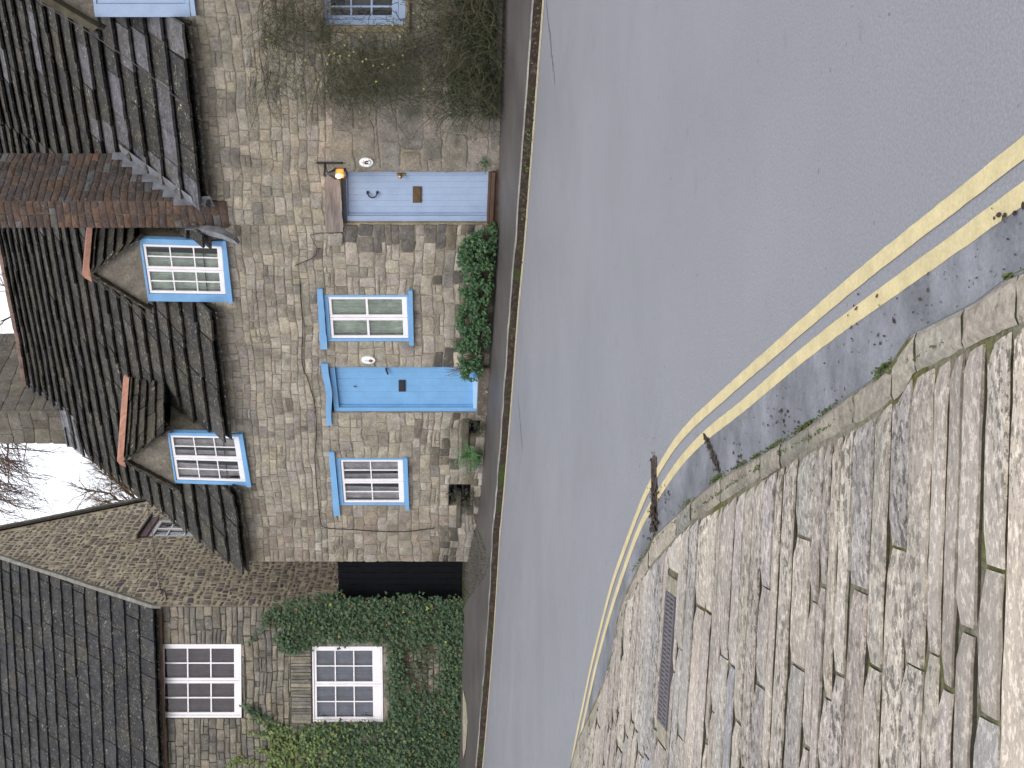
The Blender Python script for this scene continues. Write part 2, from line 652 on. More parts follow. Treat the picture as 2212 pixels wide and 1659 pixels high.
def sheet_with_holes(mb, x0, x1, z0, z1, opens, y=0.0, depth=0.16, mi=0, col=(1, 1, 1), top=None):
    xs = sorted({x0, x1, *[q for o in opens for q in o[:2] if x0 < q < x1]})
    zs = sorted({z0, z1, *[q for o in opens for q in o[2:4] if z0 < q < z1]})
    for a, b in zip(xs[:-1], xs[1:]):
        for c, d in zip(zs[:-1], zs[1:]):
            mx, mz = (a + b) / 2, (c + d) / 2
            if any(o[0] < mx < o[1] and o[2] < mz < o[3] for o in opens):
                continue
            mb.quad((a, y, c), (b, y, c), (b, y, d), (a, y, d), col, mi)
    for (a, b, c, d) in opens:
        a, b = max(a, x0), min(b, x1)
        c, d = max(c, z0), min(d, z1)
        mb.quad((a, y, c), (a, y, d), (a, y + depth, d), (a, y + depth, c), col, mi)
        mb.quad((b, y, c), (b, y + depth, c), (b, y + depth, d), (b, y, d), col, mi)
        mb.quad((a, y, d), (b, y, d), (b, y + depth, d), (a, y + depth, d), col, mi)
        mb.quad((a, y, c), (a, y + depth, c), (b, y + depth, c), (b, y, c), col, mi)


def pick(rng, pal):
    t = rng.uniform(0, sum(p[0] for p in pal))
    for w, c in pal:
        t -= w
        if t <= 0:
            break
    k = rng.uniform(0.86, 1.14)
    return (c[0] * k * rng.uniform(.98, 1.02), c[1] * k, c[2] * k * rng.uniform(.96, 1.04))


PAL_BUFF = [(4, (.325, .278, .210)), (3, (.30, .263, .205)), (2, (.35, .295, .215)), (2, (.265, .228, .175)),
            (2.2, (.32, .27, .225)), (.3, (.18, .15, .12)), (.9, (.37, .325, .255))]
PAL_GREY = [(4, (.25, .22, .185)), (3, (.22, .198, .172)), (2, (.275, .235, .19)), (1, (.185, .165, .145))]
PAL_DARK = [(3, (.12, .105, .082)), (2, (.095, .085, .072)), (1, (.16, .135, .10))]
PAL_FLINT = [(4, (.235, .195, .165)), (3, (.18, .152, .142)), (2, (.31, .255, .195)), (1, (.14, .125, .125)), (.6, (.42, .35, .25))]
PAL_BRICK = [(4, (.098, .067, .054)), (3, (.082, .060, .053)), (2, (.115, .070, .050)), (1, (.075, .058, .052)), (.1, (.16, .08, .05)), (.7, (.115, .105, .10))]
PAL_IVYWALL = [(4, (.205, .185, .152)), (3, (.165, .15, .128)), (2, (.24, .208, .16)), (1.2, (.13, .118, .104))]


def desat(pal, k):
    out = []
    for w, c in pal:
        g = .3 * c[0] + .55 * c[1] + .15 * c[2]
        out.append((w, tuple(v + (g - v) * k for v in c)))
    return out


PAL_BUFF, PAL_FLINT, PAL_GREY = desat(PAL_BUFF, .18), desat(PAL_FLINT, .15), desat(PAL_GREY, .1)


def slates(mb, E, R, n, p0, p1, wmin, wmax, tail=0.05, thick=0.028, rng=RND, pal=None, dim=0.55, inside=None, jit=0.012, holes=(), lap=0.35):
    """stone slates in diminishing courses between eave curve E(p) and ridge curve R(p), p in metres along"""
    gs = [1.0 - (1 - dim) * i / max(1, n - 1) for i in range(n)]
    tot = sum(gs)
    ts = [0.0]
    for g in gs:
        ts.append(ts[-1] + g / tot)
    Lm = (R((p0 + p1) / 2) - E((p0 + p1) / 2)).length

    ph = rng.uniform(0, 6)

    def S(p, t, h):
        a, b = E(p), R(p)
        q = a.lerp(b, t)
        dx = (E(p + .05) - E(p - .05)).normalized()
        nn = dx.cross((b - a)).normalized()
        return q + nn * h
    pal = pal or [(4, (.062, .060, .057)), (3, (.050, .050, .050)), (2, (.078, .073, .064)), (1, (.095, .090, .083))]
    for i in range(n):
        t0, t1 = ts[i], ts[i + 1]
        gauge = (t1 - t0)
        th = min(1.0, t1 + gauge * lap)
        p = p0 - rng.uniform(0, wmax)
        fac = gs[i]
        while p < p1:
            w = rng.uniform(wmin, wmax) * (0.6 + 0.4 * fac)
            a, b = max(p, p0), min(p + w, p1)
            tm = (t0 + t1) / 2
            for (hx0, hx1, ht) in holes:
                if tm < ht:
                    if a < hx0 < b:
                        b = hx0
                    elif hx0 <= a < hx1:
                        a, b = hx1, hx1
            if b <= a:
                p = max(b, p + .01)
                continue
            p = b if p + w <= p1 else p1 + 1
            if b - a < 0.03:
                continue
            if inside and not inside((a + b) / 2, (t0 + t1) / 2):
                continue
            col = pick(rng, pal(i) if callable(pal) else pal)
            g = rng.uniform(.004, .009)
            tl = tail * rng.uniform(.85, 1.15)
            dt = rng.uniform(-jit, jit) / Lm
            dt += 0.010 / Lm * math.sin(a * 2.1 + i * 1.3 + ph)
            nseg = max(1, int((b - a) / 0.12))
            rows = []
            tj = [rng.uniform(-.006, .006) / Lm for _ in range(nseg + 1)]
            ends = (a + g, b - g)
            for k in range(nseg + 1):
                pp = ends[0] + (ends[1] - ends[0]) * k / nseg
                tt = max(t0 - .02, t0 + dt + tj[k]) if i else t0 + tj[k]
                hh = tl + rng.uniform(-.004, .004)
                rows.append((S(pp, tt, hh), S(pp, th, 0.004), S(pp, tt + .003 / Lm, hh - thick), S(pp, th, -thick)))
            vs = [q for r in rows for q in r]
            fs = []
            for k in range(nseg):
                o, e = 4 * k, 4 * (k + 1)
                fs += [(o, e, e + 1, o + 1), (o + 2, o + 3, e + 3, e + 2), (o, o + 2, e + 2, e)]
            e = 4 * nseg
            fs += [(0, 1, 3, 2), (e, e + 2, e + 3, e + 1)]
            mb.add(vs, fs, col)


def bil(q, a, b, d=0.0):
    """q: local corners (bl, br, tr, tl) as (x,z); a,b in 0..1; d depth"""
    bl, br, tr, tl = q
    x = (bl[0] * (1 - a) + br[0] * a) * (1 - b) + (tl[0] * (1 - a) + tr[0] * a) * b
    z = (bl[1] * (1 - a) + br[1] * a) * (1 - b) + (tl[1] * (1 - a) + tr[1] * a) * b
    return (x, d, z)


def quad_px(fr, D, bl, br, tr, tl):
    out = []
    for p in (bl, br, tr, tl):
        h = fr.hit(p[0], p[1], D)
        out.append((h.x, h.z))
    return out


def inner_quad(q, l, r, b, t):
    """shrink by metres"""
    W = ((q[1][0] - q[0][0]) + (q[2][0] - q[3][0])) / 2
    Hh = ((q[3][1] - q[0][1]) + (q[2][1] - q[1][1])) / 2
    f = lambda a, bb: (lambda p: (p[0], p[2]))(bil(q, a, bb))
    return [f(l / W, b / Hh), f(1 - r / W, b / Hh), f(1 - r / W, 1 - t / Hh), f(l / W, 1 - t / Hh)]


def size(q):
    return (((q[1][0] - q[0][0]) + (q[2][0] - q[3][0])) / 2, ((q[3][1] - q[0][1]) + (q[2][1] - q[1][1])) / 2)


def frame_bars(mb, q, l, r, b, t, y0, y1, bev=0.004):
    W, Hh = size(q)
    tf = lambda x, y, z: bil(q, x / W, z / Hh, y)
    mb.box(0, l, y0, y1, 0, Hh, tf=tf, bev=bev)
    mb.box(W - r, W, y0, y1, 0, Hh, tf=tf, bev=bev)
    mb.box(l + .001, W - r - .001, y0 + .001, y1, 0, b, tf=tf, bev=bev)
    mb.box(l + .001, W - r - .001, y0 + .001, y1, Hh - t, Hh, tf=tf, bev=bev)


def make_window(house, q, frame_mat, fw, y, casements, cols, rows, sash_mat=WHITE, cw=0.05, bar=0.022,
                curtain=None, name='window', botrail=0.085, mull=0.0, cur_cover=1.0, drapes=False, label=None, sub='casement'):
    """fw = (left,right,bottom,top) widths of the outer frame"""
    mb = MB()
    frame_bars(mb, q, fw[0], fw[1], fw[2], fw[3], y, y + 0.09)
    w = mb.build(name, frame_mat, house)
    if label:
        w['label'] = label
    iq = inner_quad(q, fw[0], fw[1], fw[2], fw[3])
    W, Hh = size(iq)
    cwid = W / casements
    for c in range(casements):
        f = lambda a, b, W=W: (lambda p: (p[0], p[2]))(bil(iq, a, b))
        a0, a1 = c / casements, (c + 1) / casements
        cq = [f(a0, 0), f(a1, 0), f(a1, 1), f(a0, 1)]
        cq = inner_quad(cq, .003, .003, .003, .003)
        sb = MB()
        yy = y + 0.015
        frame_bars(sb, cq, cw, cw, botrail, cw, yy, yy + .045)
        pq = inner_quad(cq, cw, cw, botrail, cw)
        pw, phh = size(pq)
        tf = lambda x, yv, z, pq=pq, pw=pw, phh=phh: bil(pq, x / pw, z / phh, yv)
        for k in range(1, cols):
            x = pw * k / cols
            sb.box(x - bar / 2, x + bar / 2, yy + .008, yy + .035, 0.0005, phh - .0005, tf=tf, bev=.003)
        for k in range(1, rows):
            z = phh * k / rows
            sb.box(0.0005, pw - .0005, yy + .0095, yy + .0335, z - bar / 2, z + bar / 2, tf=tf, bev=.003)
        sb.build(sub, sash_mat, w)
        gb = MB()
        gb.quad(tf(0, yy + .022, 0), tf(pw, yy + .022, 0), tf(pw, yy + .022, phh), tf(0, yy + .022, phh))
        gb.build('pane', GLASS, w)
    if curtain:
        cb = MB()
        n = 60
        ph = RND.uniform(0, 6)
        if drapes:
            spans = [(0.0, 0.30), (0.40, 0.62), (0.72, 1.0)]
        else:
            spans = [(0.0, cur_cover)]
        for (s0, s1) in spans:
            prev = None
            for i in range(n + 1):
                a = s0 + (s1 - s0) * i / n
                d = y + .085 + .012 * math.sin(a * 42 + ph) + .009 * math.sin(a * 97 + ph * 2)
                lean = 0.03 * math.sin(a * 5 + ph) if drapes else 0
                cur = (bil(iq, a, 0.0, d), bil(iq, min(1, max(0, a + lean)), 1.0, d + .01))
                if prev:
                    cb.quad(prev[0], cur[0], cur[1], prev[1])
                prev = cur
        cb.build('curtain', curtain, w, smooth=True)
    rb = MB()
    ex = [bil(iq, a, b, y + .12) for a, b in ((.0, .0), (1., .0), (1., 1.), (.0, 1.))]
    bk = [(p[0], y + .6, p[2]) for p in ex]
    rb.add(ex + bk, [(4, 5, 6, 7), (0, 1, 5, 4), (1, 2, 6, 5), (2, 3, 7, 6), (3, 0, 4, 7)])
    rb.build('room_interior', ROOM, w)
    return w


def open_rect(q, grow=0.0):
    xs = [p[0] for p in q]
    zs = [p[1] for p in q]
    return (min(xs) - grow, max(xs) + grow, min(zs) - grow, max(zs) + grow)


def poly_prism(mb, pts, y0, y1, col=(1, 1, 1), mi=0, xf=None):
    """pts (x,z) polygon, extruded from y0 (front) to y1"""
    n = len(pts)
    vs = [(p[0], y0, p[1]) for p in pts] + [(p[0], y1, p[1]) for p in pts]
    if xf:
        vs = [xf(*p) for p in vs]
    fs = [tuple(range(n)), tuple(reversed(range(n, 2 * n)))]
    for i in range(n):
        k = (i + 1) % n
        fs.append((i, i + n, k + n, k))
    mb.add(vs, fs, col, mi)


def in_poly(x, y, poly):
    c = False
    n = len(poly)
    j = n - 1
    for i in range(n):
        xi, yi = poly[i]
        xj, yj = poly[j]
        if (yi > y) != (yj > y) and x < (xj - xi) * (y - yi) / (yj - yi) + xi:
            c = not c
        j = i
    return c


def leaf(mb, p, nrm, size_, col, shape='ivy', rng=RND, up=None):
    nrm = Vector(nrm).normalized()
    t = Vector(up) if up else Vector((rng.uniform(-1, 1), rng.uniform(-1, 1), rng.uniform(-1.2, .2)))
    t = (t - nrm * t.dot(nrm))
    if t.length < 1e-3:
        t = nrm.orthogonal()
    t.normalize()
    s = nrm.cross(t)
    if shape == 'ivy':
        out = [(0, -.15), (.42, -.30), (.5, .12), (.22, .30), (0, .72), (-.22, .30), (-.5, .12), (-.42, -.30)]
    elif shape == 'long':
        out = [(0, -.5), (.16, -.1), (.13, .25), (0, .6), (-.13, .25), (-.16, -.1)]
    else:
        out = [(0, -.5), (.3, -.2), (.28, .2), (0, .55), (-.28, .2), (-.3, -.2)]
    vs = [Vector(p) + s * (a * size_) + t * (b * size_) - nrm * (abs(a) * size_ * .25) for a, b in out]
    vs.append(Vector(p) + nrm * .02 * size_)
    n = len(out)
    mb.add(vs, [(i, (i + 1) % n, n) for i in range(n)], col)


def lerp_pts(pts, x, i=0, j=1):
    """interpolate column j at column i == x over sorted pts"""
    pts = sorted(pts, key=lambda p: p[i])
    if x <= pts[0][i]:
        a, b = pts[0], pts[1]
    elif x >= pts[-1][i]:
        a, b = pts[-2], pts[-1]
    else:
        for a, b in zip(pts[:-1], pts[1:]):
            if a[i] <= x <= b[i]:
                break
    t = (x - a[i]) / (b[i] - a[i] + 1e-12)
    return a[j] + (b[j] - a[j]) * t


# ================================================================== ground
def strip(mb, A, B, col=(1, 1, 1)):
    for i in range(len(A) - 1):
        mb.quad(A[i], A[i + 1], B[i + 1], B[i], col)


def resample(pts, step):
    pts = [Vector(p) for p in pts]
    # Catmull-Rom smoothing then even steps
    dense = []
    for i in range(len(pts) - 1):
        p0, p1, p2, p3 = pts[max(i - 1, 0)], pts[i], pts[i + 1], pts[min(i + 2, len(pts) - 1)]
        for k in range(12):
            t = k / 12
            dense.append(0.5 * ((2 * p1) + (p2 - p0) * t + (2 * p0 - 5 * p1 + 4 * p2 - p3) * t * t + (3 * p1 - p0 - 3 * p2 + p3) * t ** 3))
    dense.append(pts[-1])
    out = [dense[0]]
    acc = 0
    for a, b in zip(dense[:-1], dense[1:]):
        L = (b - a).length
        while acc + L >= step:
            a = a.lerp(b, (step - acc) / L)
            L = (b - a).length
            out.append(a.copy())
            acc = 0
        acc += L
    return out


# the land
mb = MB()
N = 24
xs = [-400, -120, -60, -30] + [-28 + i for i in range(48)] + [25, 60, 120, 400]
for a, b in zip(xs[:-1], xs[1:]):
    mb.quad((a, -300, G(a) - .06), (b, -300, G(b) - .06), (b, 500, G(b) - .06), (a, 500, G(a) - .06))
tag(mb.build('ground', mat_flat('soil', (0.06, 0.055, 0.04), 0.95, 0.4, 1.5)), kind='structure')

# far kerb line (foot of the kerb, on the road)
KF = [((1172, 0), 13.3), ((1132, 494), 15.2), ((1112, 713), 16.4), ((1081, 1125), 18.6), ((1076, 1165), 18.8), ((1042, 1659), 20.2)]
kf = [at(p[0], p[1], Y) for p, Y in KF]
kf = [Vector((p.x, p.y, G(p.x))) for p in kf]
d0 = (kf[0] - kf[1]).normalized()
d1 = (kf[-1] - kf[-2]).normalized()
kfull = [kf[0] + d0 * 9, kf[0] + d0 * 4] + kf + [kf[-1] + d1 * 4 + Vector((0, .1, 0)), kf[-1] + d1 * 12 + Vector((0, 1, 0))]
kpath = resample(kfull, 0.22)
kn = []
for i, p in enumerate(kpath):
    t = (kpath[min(i + 1, len(kpath) - 1)] - kpath[max(i - 1, 0)])
    n = Vector((t.y, -t.x, 0)).normalized()
    if n.y < 0:
        n = -n
    kn.append(n)


def koff(i, d, z):
    p = kpath[i] + kn[i] * d
    return Vector((p.x, p.y, G(p.x) + z))


I = range(len(kpath))
# road
mb = MB()
xs = [-30 + i * 0.75 for i in range(90)]
for a, b in zip(xs[:-1], xs[1:]):
    prev = None
    for y in (-14, -4, 0, 4, 8, 12, 16, 20, 24, 30):
        cur = ((a, y, G(a)), (b, y, G(b)))
        if prev:
            mb.quad(prev[0], prev[1], cur[1], cur[0])
        prev = cur
tag(mb.build('road', ASPHALT, smooth=True), kind='structure')

# kerb across the street: dark mossy face, pale top
mb = MB()
rk = random.Random(3)
i = 0
tops = []
jz = [rk.uniform(-.006, .006) for _ in kpath]
KH = 0.092
strip(mb, [koff(i, 0.004 * math.sin(i * 1.9), 0) for i in I], [koff(i, 0.012, KH + jz[i]) for i in I])
kb = mb.build('kerb', KFACE)
tag(kb, kind='structure')
mb = MB()
i = 0
while i < len(kpath) - 1:
    L = rk.choice([3, 4, 4, 5])
    e = min(i + L, len(kpath) - 1)
    c = pick(rk, [(2, (.25, .24, .215)), (1, (.20, .20, .165)), (1, (.29, .28, .26))])
    k = list(range(i, e + 1))
    A = [koff(j, 0.012, KH + jz[j] + .001) for j in k]
    B = [koff(j, 0.115, KH + jz[j] + .008) for j in k]
    B2 = [koff(j, 0.12, KH - .03) for j in k]
    for arr in (A, B, B2):
        arr[0] = arr[0].lerp(arr[1], .03)
    strip(mb, A, B, c)
    strip(mb, B, B2, c)
    i = e
mb.build('kerb_top', KERBM, kb)

# double yellow lines below that kerb
for o0 in (0.035, 0.125):
    mb = MB()
    strip(mb, [koff(i, -o0, .004) for i in I], [koff(i, -o0 - .066, .004) for i in I])
    tag(mb.build('yellow_line', YELLOW2), kind='structure')

FM = Frame(0, 19.16, .72)
FI = Frame(-3.987, 22.2, .189)

# pavement in front of the houses: from kerb back to the foot of the walls
base_px = [(1086, 0), (1080, 250), (1074, 488), (1062, 700), (1050, 860), (1045, 1010), (1030, 1120), (1010, 1210)]
foot = [FM.world(*FM.hit(a, b, 0)) for a, b in base_px]
foot_i = [FI.world(*FI.hit(a, b, 0)) for a, b in ((1001, 1310), (996, 1450), (990, 1659))]
slope_end = foot_i[-1] + (foot_i[-1] - foot_i[0]) * 2
first = foot[0] + (foot[0] - foot[2]) * 2.2
fpts = [first] + foot + foot_i + [slope_end]


def foot_z(X):
    return lerp_pts([(p.x, p.z) for p in fpts], X)


def foot_y(X):
    return lerp_pts([(p.x, p.y) for p in fpts], X)


mb = MB()
rows = []
for i in I:
    p = koff(i, .118, KH + .003)
    d = kn[i]
    # walk back until the foot line
    q = p.copy()
    for _ in range(120):
        if q.y > foot_y(q.x):
            break
        q = q + d * .05
    zz = foot_z(q.x)
    q2 = q + d * 1.2
    rows.append((p, p.lerp(Vector((q.x, q.y, zz)), .5) - Vector((0, 0, .02)), Vector((q.x, q.y, zz)), Vector((q2.x, q2.y, zz + .02))))
for a, b in zip(rows[:-1], rows[1:]):
    for k in range(3):
        mb.quad(a[k], b[k], b[k + 1], a[k + 1])
tag(mb.build('pavement', TARMAC, smooth=True), kind='structure')


def pave_z(X, Y):
    best, bz = 1e9, 0
    for r in rows:
        for k in range(3):
            m = r[k]
            e = r[k + 1]
            ax, ay = e.x - m.x, e.y - m.y
            t = max(0, min(1, ((X - m.x) * ax + (Y - m.y) * ay) / (ax * ax + ay * ay + 1e-9)))
            dd = (m.x + ax * t - X) ** 2 + (m.y + ay * t - Y) ** 2
            if dd < best:
                best, bz = dd, m.z + (e.z - m.z) * t
    return bz


# pale patch let into the pavement, left
mb = MB()
pp = [(1001, 1490), (1000, 1570), (1001, 1640), (1007, 1616), (1011, 1560), (1008, 1520)]
vv = []
for a, b in pp:
    d = ray(a, b)
    Y = 19.5
    for _ in range(30):
        Y = .6 * Y + .4 * (EYE - pave_z(d.x * Y, Y)) / -d.z
    vv.append(Vector((d.x * Y, Y, EYE + d.z * Y + .008)))
mb.add(vv, [tuple(range(len(vv)))], (.30, .27, .20))
tag(mb.build('pavement_patch', KERBM), kind='structure')

# ------------------------------------------------------------------ near side: kerb and paving
PH = 0.10
outer = [(2600, 300), (2400, 455), (2212, 586), (2168, 602), (2108, 648), (2070.6, 667.6), (2005, 701), (1967.5, 719), (1945, 752), (1924, 785), (1912, 794.6),
         (1876, 823), (1834, 850), (1742, 921), (1638, 983.6), (1551.7, 1031), (1486, 1085), (1412, 1156), (1397, 1186), (1373, 1236.6), (1340, 1308),
         (1316.5, 1442), (1287, 1513), (1248, 1597), (1230, 1659), (1200, 1800), (1160, 2050)]
inner = [(2600, 420), (2400, 575), (2212, 701), (2098, 751), (2031, 784.7), (1959.5, 818), (1944.5, 852), (1900, 891), (1822, 939), (1742, 977.6),
         (1673.7, 1019), (1593, 1070), (1548.7, 1099.7), (1489, 1132), (1418, 1207), (1373, 1263), (1346, 1311), (1340, 1335), (1319.5, 1415), (1310.5, 1460),
         (1290, 1534), (1275, 1582), (1254, 1629.5), (1240, 1680), (1210, 1815), (1168, 2065)]
oy = lambda px: lerp_pts(outer, px)
iy = lambda px: lerp_pts(inner, px)
joints = [2590, 2480, 2400, 2290, 2187, 2071, 1968, 1920, 1838, 1742, 1678, 1638, 1552, 1487, 1457, 1397, 1373, 1355, 1340, 1329, 1318, 1303, 1288, 1270, 1250, 1232, 1210, 1185, 1162]
rk = random.Random(5)
mb = MB()
for a, b in zip(joints[:-1], joints[1:]):
    c = pick(rk, [(3, (.262, .235, .195)), (2, (.285, .25, .205)), (2, (.23, .215, .185)), (1, (.275, .242, .195))])
    n = 7
    g = 0.012 * (a - b) + .4
    dz = rk.uniform(-.006, .006)
    prev = None
    for k in range(n + 1):
        px = a - g + (b - a + 2 * g) * k / n
        y0, y1 = oy(px), iy(px)
        rnd = 1.0 if 0 < k < n else 0.0
        j0 = rk.uniform(-.01, .01) * (y1 - y0)
        O = on_ground(px, y0 + j0, PH + dz)
        Ii = on_ground(px, y1 - .10 * (y1 - y0) + rk.uniform(-.02, .02) * (y1 - y0), PH + dz)
        dv = (Ii - O)
        dv.normalize()
        O0 = O - dv * .02
        O0.z -= .09
        O1 = O + dv * .018
        O.z -= .014
        I1 = Ii - dv * .018
        mid = O.lerp(Ii, .5)
        for q in (O1, I1, mid):
            q.z += rk.uniform(-.003, .003) - (0.008 if not rnd else 0)
        mid.z += .006
        I0 = Ii.copy()
        Ii.z -= .014
        I0.z -= .08
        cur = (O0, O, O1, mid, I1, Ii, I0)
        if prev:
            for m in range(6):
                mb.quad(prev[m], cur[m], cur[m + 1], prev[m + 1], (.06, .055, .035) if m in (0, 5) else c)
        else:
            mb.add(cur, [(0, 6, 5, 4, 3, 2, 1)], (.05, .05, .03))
        prev = cur
    mb.add(prev, [tuple(range(7))], (.05, .05, .03))
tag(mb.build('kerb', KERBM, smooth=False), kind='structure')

# bed of moss and mortar below the stones
bed = MB()
pxs = [2600 - 12 * i for i in range(120)]
A = [on_ground(px, oy(px) + .12 * (iy(px) - oy(px)), PH - .022) for px in pxs if px > 1164]
B = []
for q in A:
    q2 = Vector((-14, q.y + (q.x + 14) * .25, 0))
    q2.z = G(-14) + PH - .022
    B.append(q2)
cols = 24
for i in range(len(A) - 1):
    for k in range(cols):
        f0, f1 = (k / cols) ** 2, ((k + 1) / cols) ** 2
        q = [A[i].lerp(B[i], f0), A[i + 1].lerp(B[i + 1], f0), A[i + 1].lerp(B[i + 1], f1), A[i].lerp(B[i], f1)]
        for w in q:
            w.z = G(w.x) + PH - .014
        bed.quad(*q)
tag(bed.build('joint_bed', JOINT), kind='structure')

DIRT_SHADE = (.05, .043, .032)  # joint shade painted into the colour of the stones' sides, along with dirt
# long narrow paving stones laid in courses across the view
inw = [on_ground(px, iy(px), PH) for px in range(2600, 1170, -8)]
inw = [(p.y, p.x) for p in inw]
inw.sort()
ymax_in = inw[-1][0]


def x_in(Y):
    return lerp_pts(inw, Y)


def tilt(c):
    return lerp_pts([(1.5, .02), (2.98, .050), (4.2, .105), (6.57, .245), (9, .34), (13, .5), (18, .55)], c)


def rowpt(c, X):
    return c - tilt(c) * (X + .5)


def xlimit(c):
    X = 0.0
    lo, hi = -8.0, 3.0
    for _ in range(40):
        m = (lo + hi) / 2
        if m < x_in(rowpt(c, m)):
            lo = m
        else:
            hi = m
    return lo


rk = random.Random(21)
mb = MB()
c = 1.9
grate_c = None
gy = on_ground(1440, 1426, PH)
cc = 5.0
for _ in range(60):
    cc += (gy.y - rowpt(cc, gy.x)) * .5
grate_c = cc
gx0, gx1 = on_ground(1433, 1570, PH).x, on_ground(1447, 1283, PH).x
while c < 15.5:
    h = rk.uniform(.08, .175) * (1.0 + .03 * (c - 3))
    if rk.random() < .16:
        h *= .6
    elif rk.random() < .08:
        h *= 1.35
    isg = False
    if grate_c and c + h > grate_c - .12 and c < grate_c - .12:
        h = grate_c - .12 - c
    if grate_c and abs(c - (grate_c - .12)) < 1e-6:
        h = .25
        isg = True
    c1 = c + h
    slab = c < 2.86 < c1
    xr0, xr1 = xlimit(c), xlimit(c1)
    xl = -.36 * c - 1.3
    X = max(xr0, xr1)
    while X > xl:
        L = rk.uniform(.25, 1.15) * (1 + .06 * (c - 3))
        if slab:
            L = rk.uniform(1.1, 1.5)
        xa = X - L
        gap = rk.uniform(.006, .018)
        if rk.random() < .30:
            gap = rk.uniform(.016, .034)
        if isg:
            if X > gx1 + .12 and xa < gx1 + .12:
                xa = gx1 + .10
            elif X <= gx1 + .12 and X > gx0 - .1:
                X = gx0 - .12
                continue
        x0, x1 = xa + gap, X
        X = xa
        if x1 - x0 < .08:
            continue
        col = pick(rk, [(5, (.355, .315, .272)), (3, (.325, .29, .253)), (2, (.305, .28, .255)), (1.2, (.345, .30, .26)),
                        (.7, (.285, .278, .28)), (.8, (.385, .34, .285))])
        if slab:
            col = (.46, .395, .325)
        dz = rk.uniform(-.003, .003)
        n = max(3, int((x1 - x0) / .07))
        sg0, sg1 = rk.uniform(.003, .0115), rk.uniform(.003, .0115)
        prev = None
        slope = rk.uniform(-.006, .006)
        ek = rk.uniform(.6, 1.0)
        edge = (col[0] * ek, col[1] * ek * .97, col[2] * ek * .9)
        for k in range(n + 1):
            xx = x0 + (x1 - x0) * k / n
            end = (k == 0 or k == n)
            xa_, xb_ = min(xx, xr0 - .004), min(xx, xr1 - .004)
            j0, j1 = rk.uniform(-.0035, .0035), rk.uniform(-.0035, .0035)
            e = .012 if end else 0
            ya = rowpt(c, xa_) + sg0 + j0 + e
            yb = rowpt(c1, xb_) - sg1 + j1 - e
            if yb - ya < .012:
                yb = ya + .012
            t = dz + (-.008 if end else 0)
            cur = []
            for f, zz in ((0, -.05), (.0, -.006), (.035, .0), (.5, .002), (.965, 0), (1, -.006), (1, -.05)):
                xq = xa_ + (xb_ - xa_) * f
                yq = ya + (yb - ya) * f
                cur.append(Vector((xq, yq, G(xq) + PH + t + zz + slope * (f - .5) + rk.uniform(-.0014, .0014))))
            if prev:
                for m in range(6):
                    mb.quad(prev[m], cur[m], cur[m + 1], prev[m + 1], DIRT_SHADE if m in (0, 5) else (edge if m in (1, 4) else col))
            else:
                mb.add(cur, [(0, 6, 5, 4, 3, 2, 1)], DIRT_SHADE)
            prev = cur
        mb.add(prev, [tuple(range(7))], DIRT_SHADE)
    c = c1
tag(mb.build('stone_paving', PAVE), kind='structure')

# channel drain grate let into the paving
GRATEM = mat_flat('grey_iron_grate', (0.10, 0.09, 0.098), 0.6, 0.2, 12, 0.4, 0.3)
mbg = MB()
cg0, cg1 = grate_c - .10, grate_c + .115
gmid = (gx0 + gx1) / 2
org = Vector((gmid, rowpt(grate_c, gmid), G(gmid) + PH))


def gpt(X, cf, z):
    cc_ = cg0 + (cg1 - cg0) * cf
    return Vector((X, rowpt(cc_, X), G(X) + PH + z))


def gbar(x0, x1, f0, f1, z0, z1, m):
    vs = [gpt(x0, f0, z0), gpt(x1, f0, z0), gpt(x1, f1, z0), gpt(x0, f1, z0), gpt(x0, f0, z1), gpt(x1, f0, z1), gpt(x1, f1, z1), gpt(x0, f1, z1)]
    m.add(vs, [(0, 3, 2, 1), (4, 5, 6, 7), (0, 1, 5, 4), (1, 2, 6, 5), (2, 3, 7, 6), (3, 0, 4, 7)])


gbar(gx0, gx1, 0, .10, -.03, .004, mbg)
gbar(gx0, gx1, .90, 1, -.03, .004, mbg)
gbar(gx0, gx1, .46, .54, -.03, .003, mbg)
nb = int((gx1 - gx0) / .024)
for k in range(nb + 1):
    xx = gx0 + (gx1 - gx0 - .016) * k / nb
    gbar(xx, xx + .018, .10, .90, -.03, .002, mbg)
gr = mbg.build('drain_grate', GRATEM, origin=org)
tag(gr, 'long grey metal channel drain grate set in the pale stone paving', 'drain grate')
for (e0, e1) in ((gx0 - .10, gx0 - .004), (gx1 + .004, gx1 + .09)):
    mbt = MB()
    gbar(e0, e1, .02, .98, -.05, -.002, mbt)
    mbt.c = [(.26, .235, .18)] * len(mbt.f)
    o = mbt.build('cement_end', KERBM, gr, origin=org)
    o.location = (0, 0, 0)
mbt = MB()
gbar(gx0 + .002, gx1 - .002, .02, .98, -.10, -.034, mbt)
o = mbt.build('channel', IRON, gr, origin=org)
o.location = (0, 0, 0)

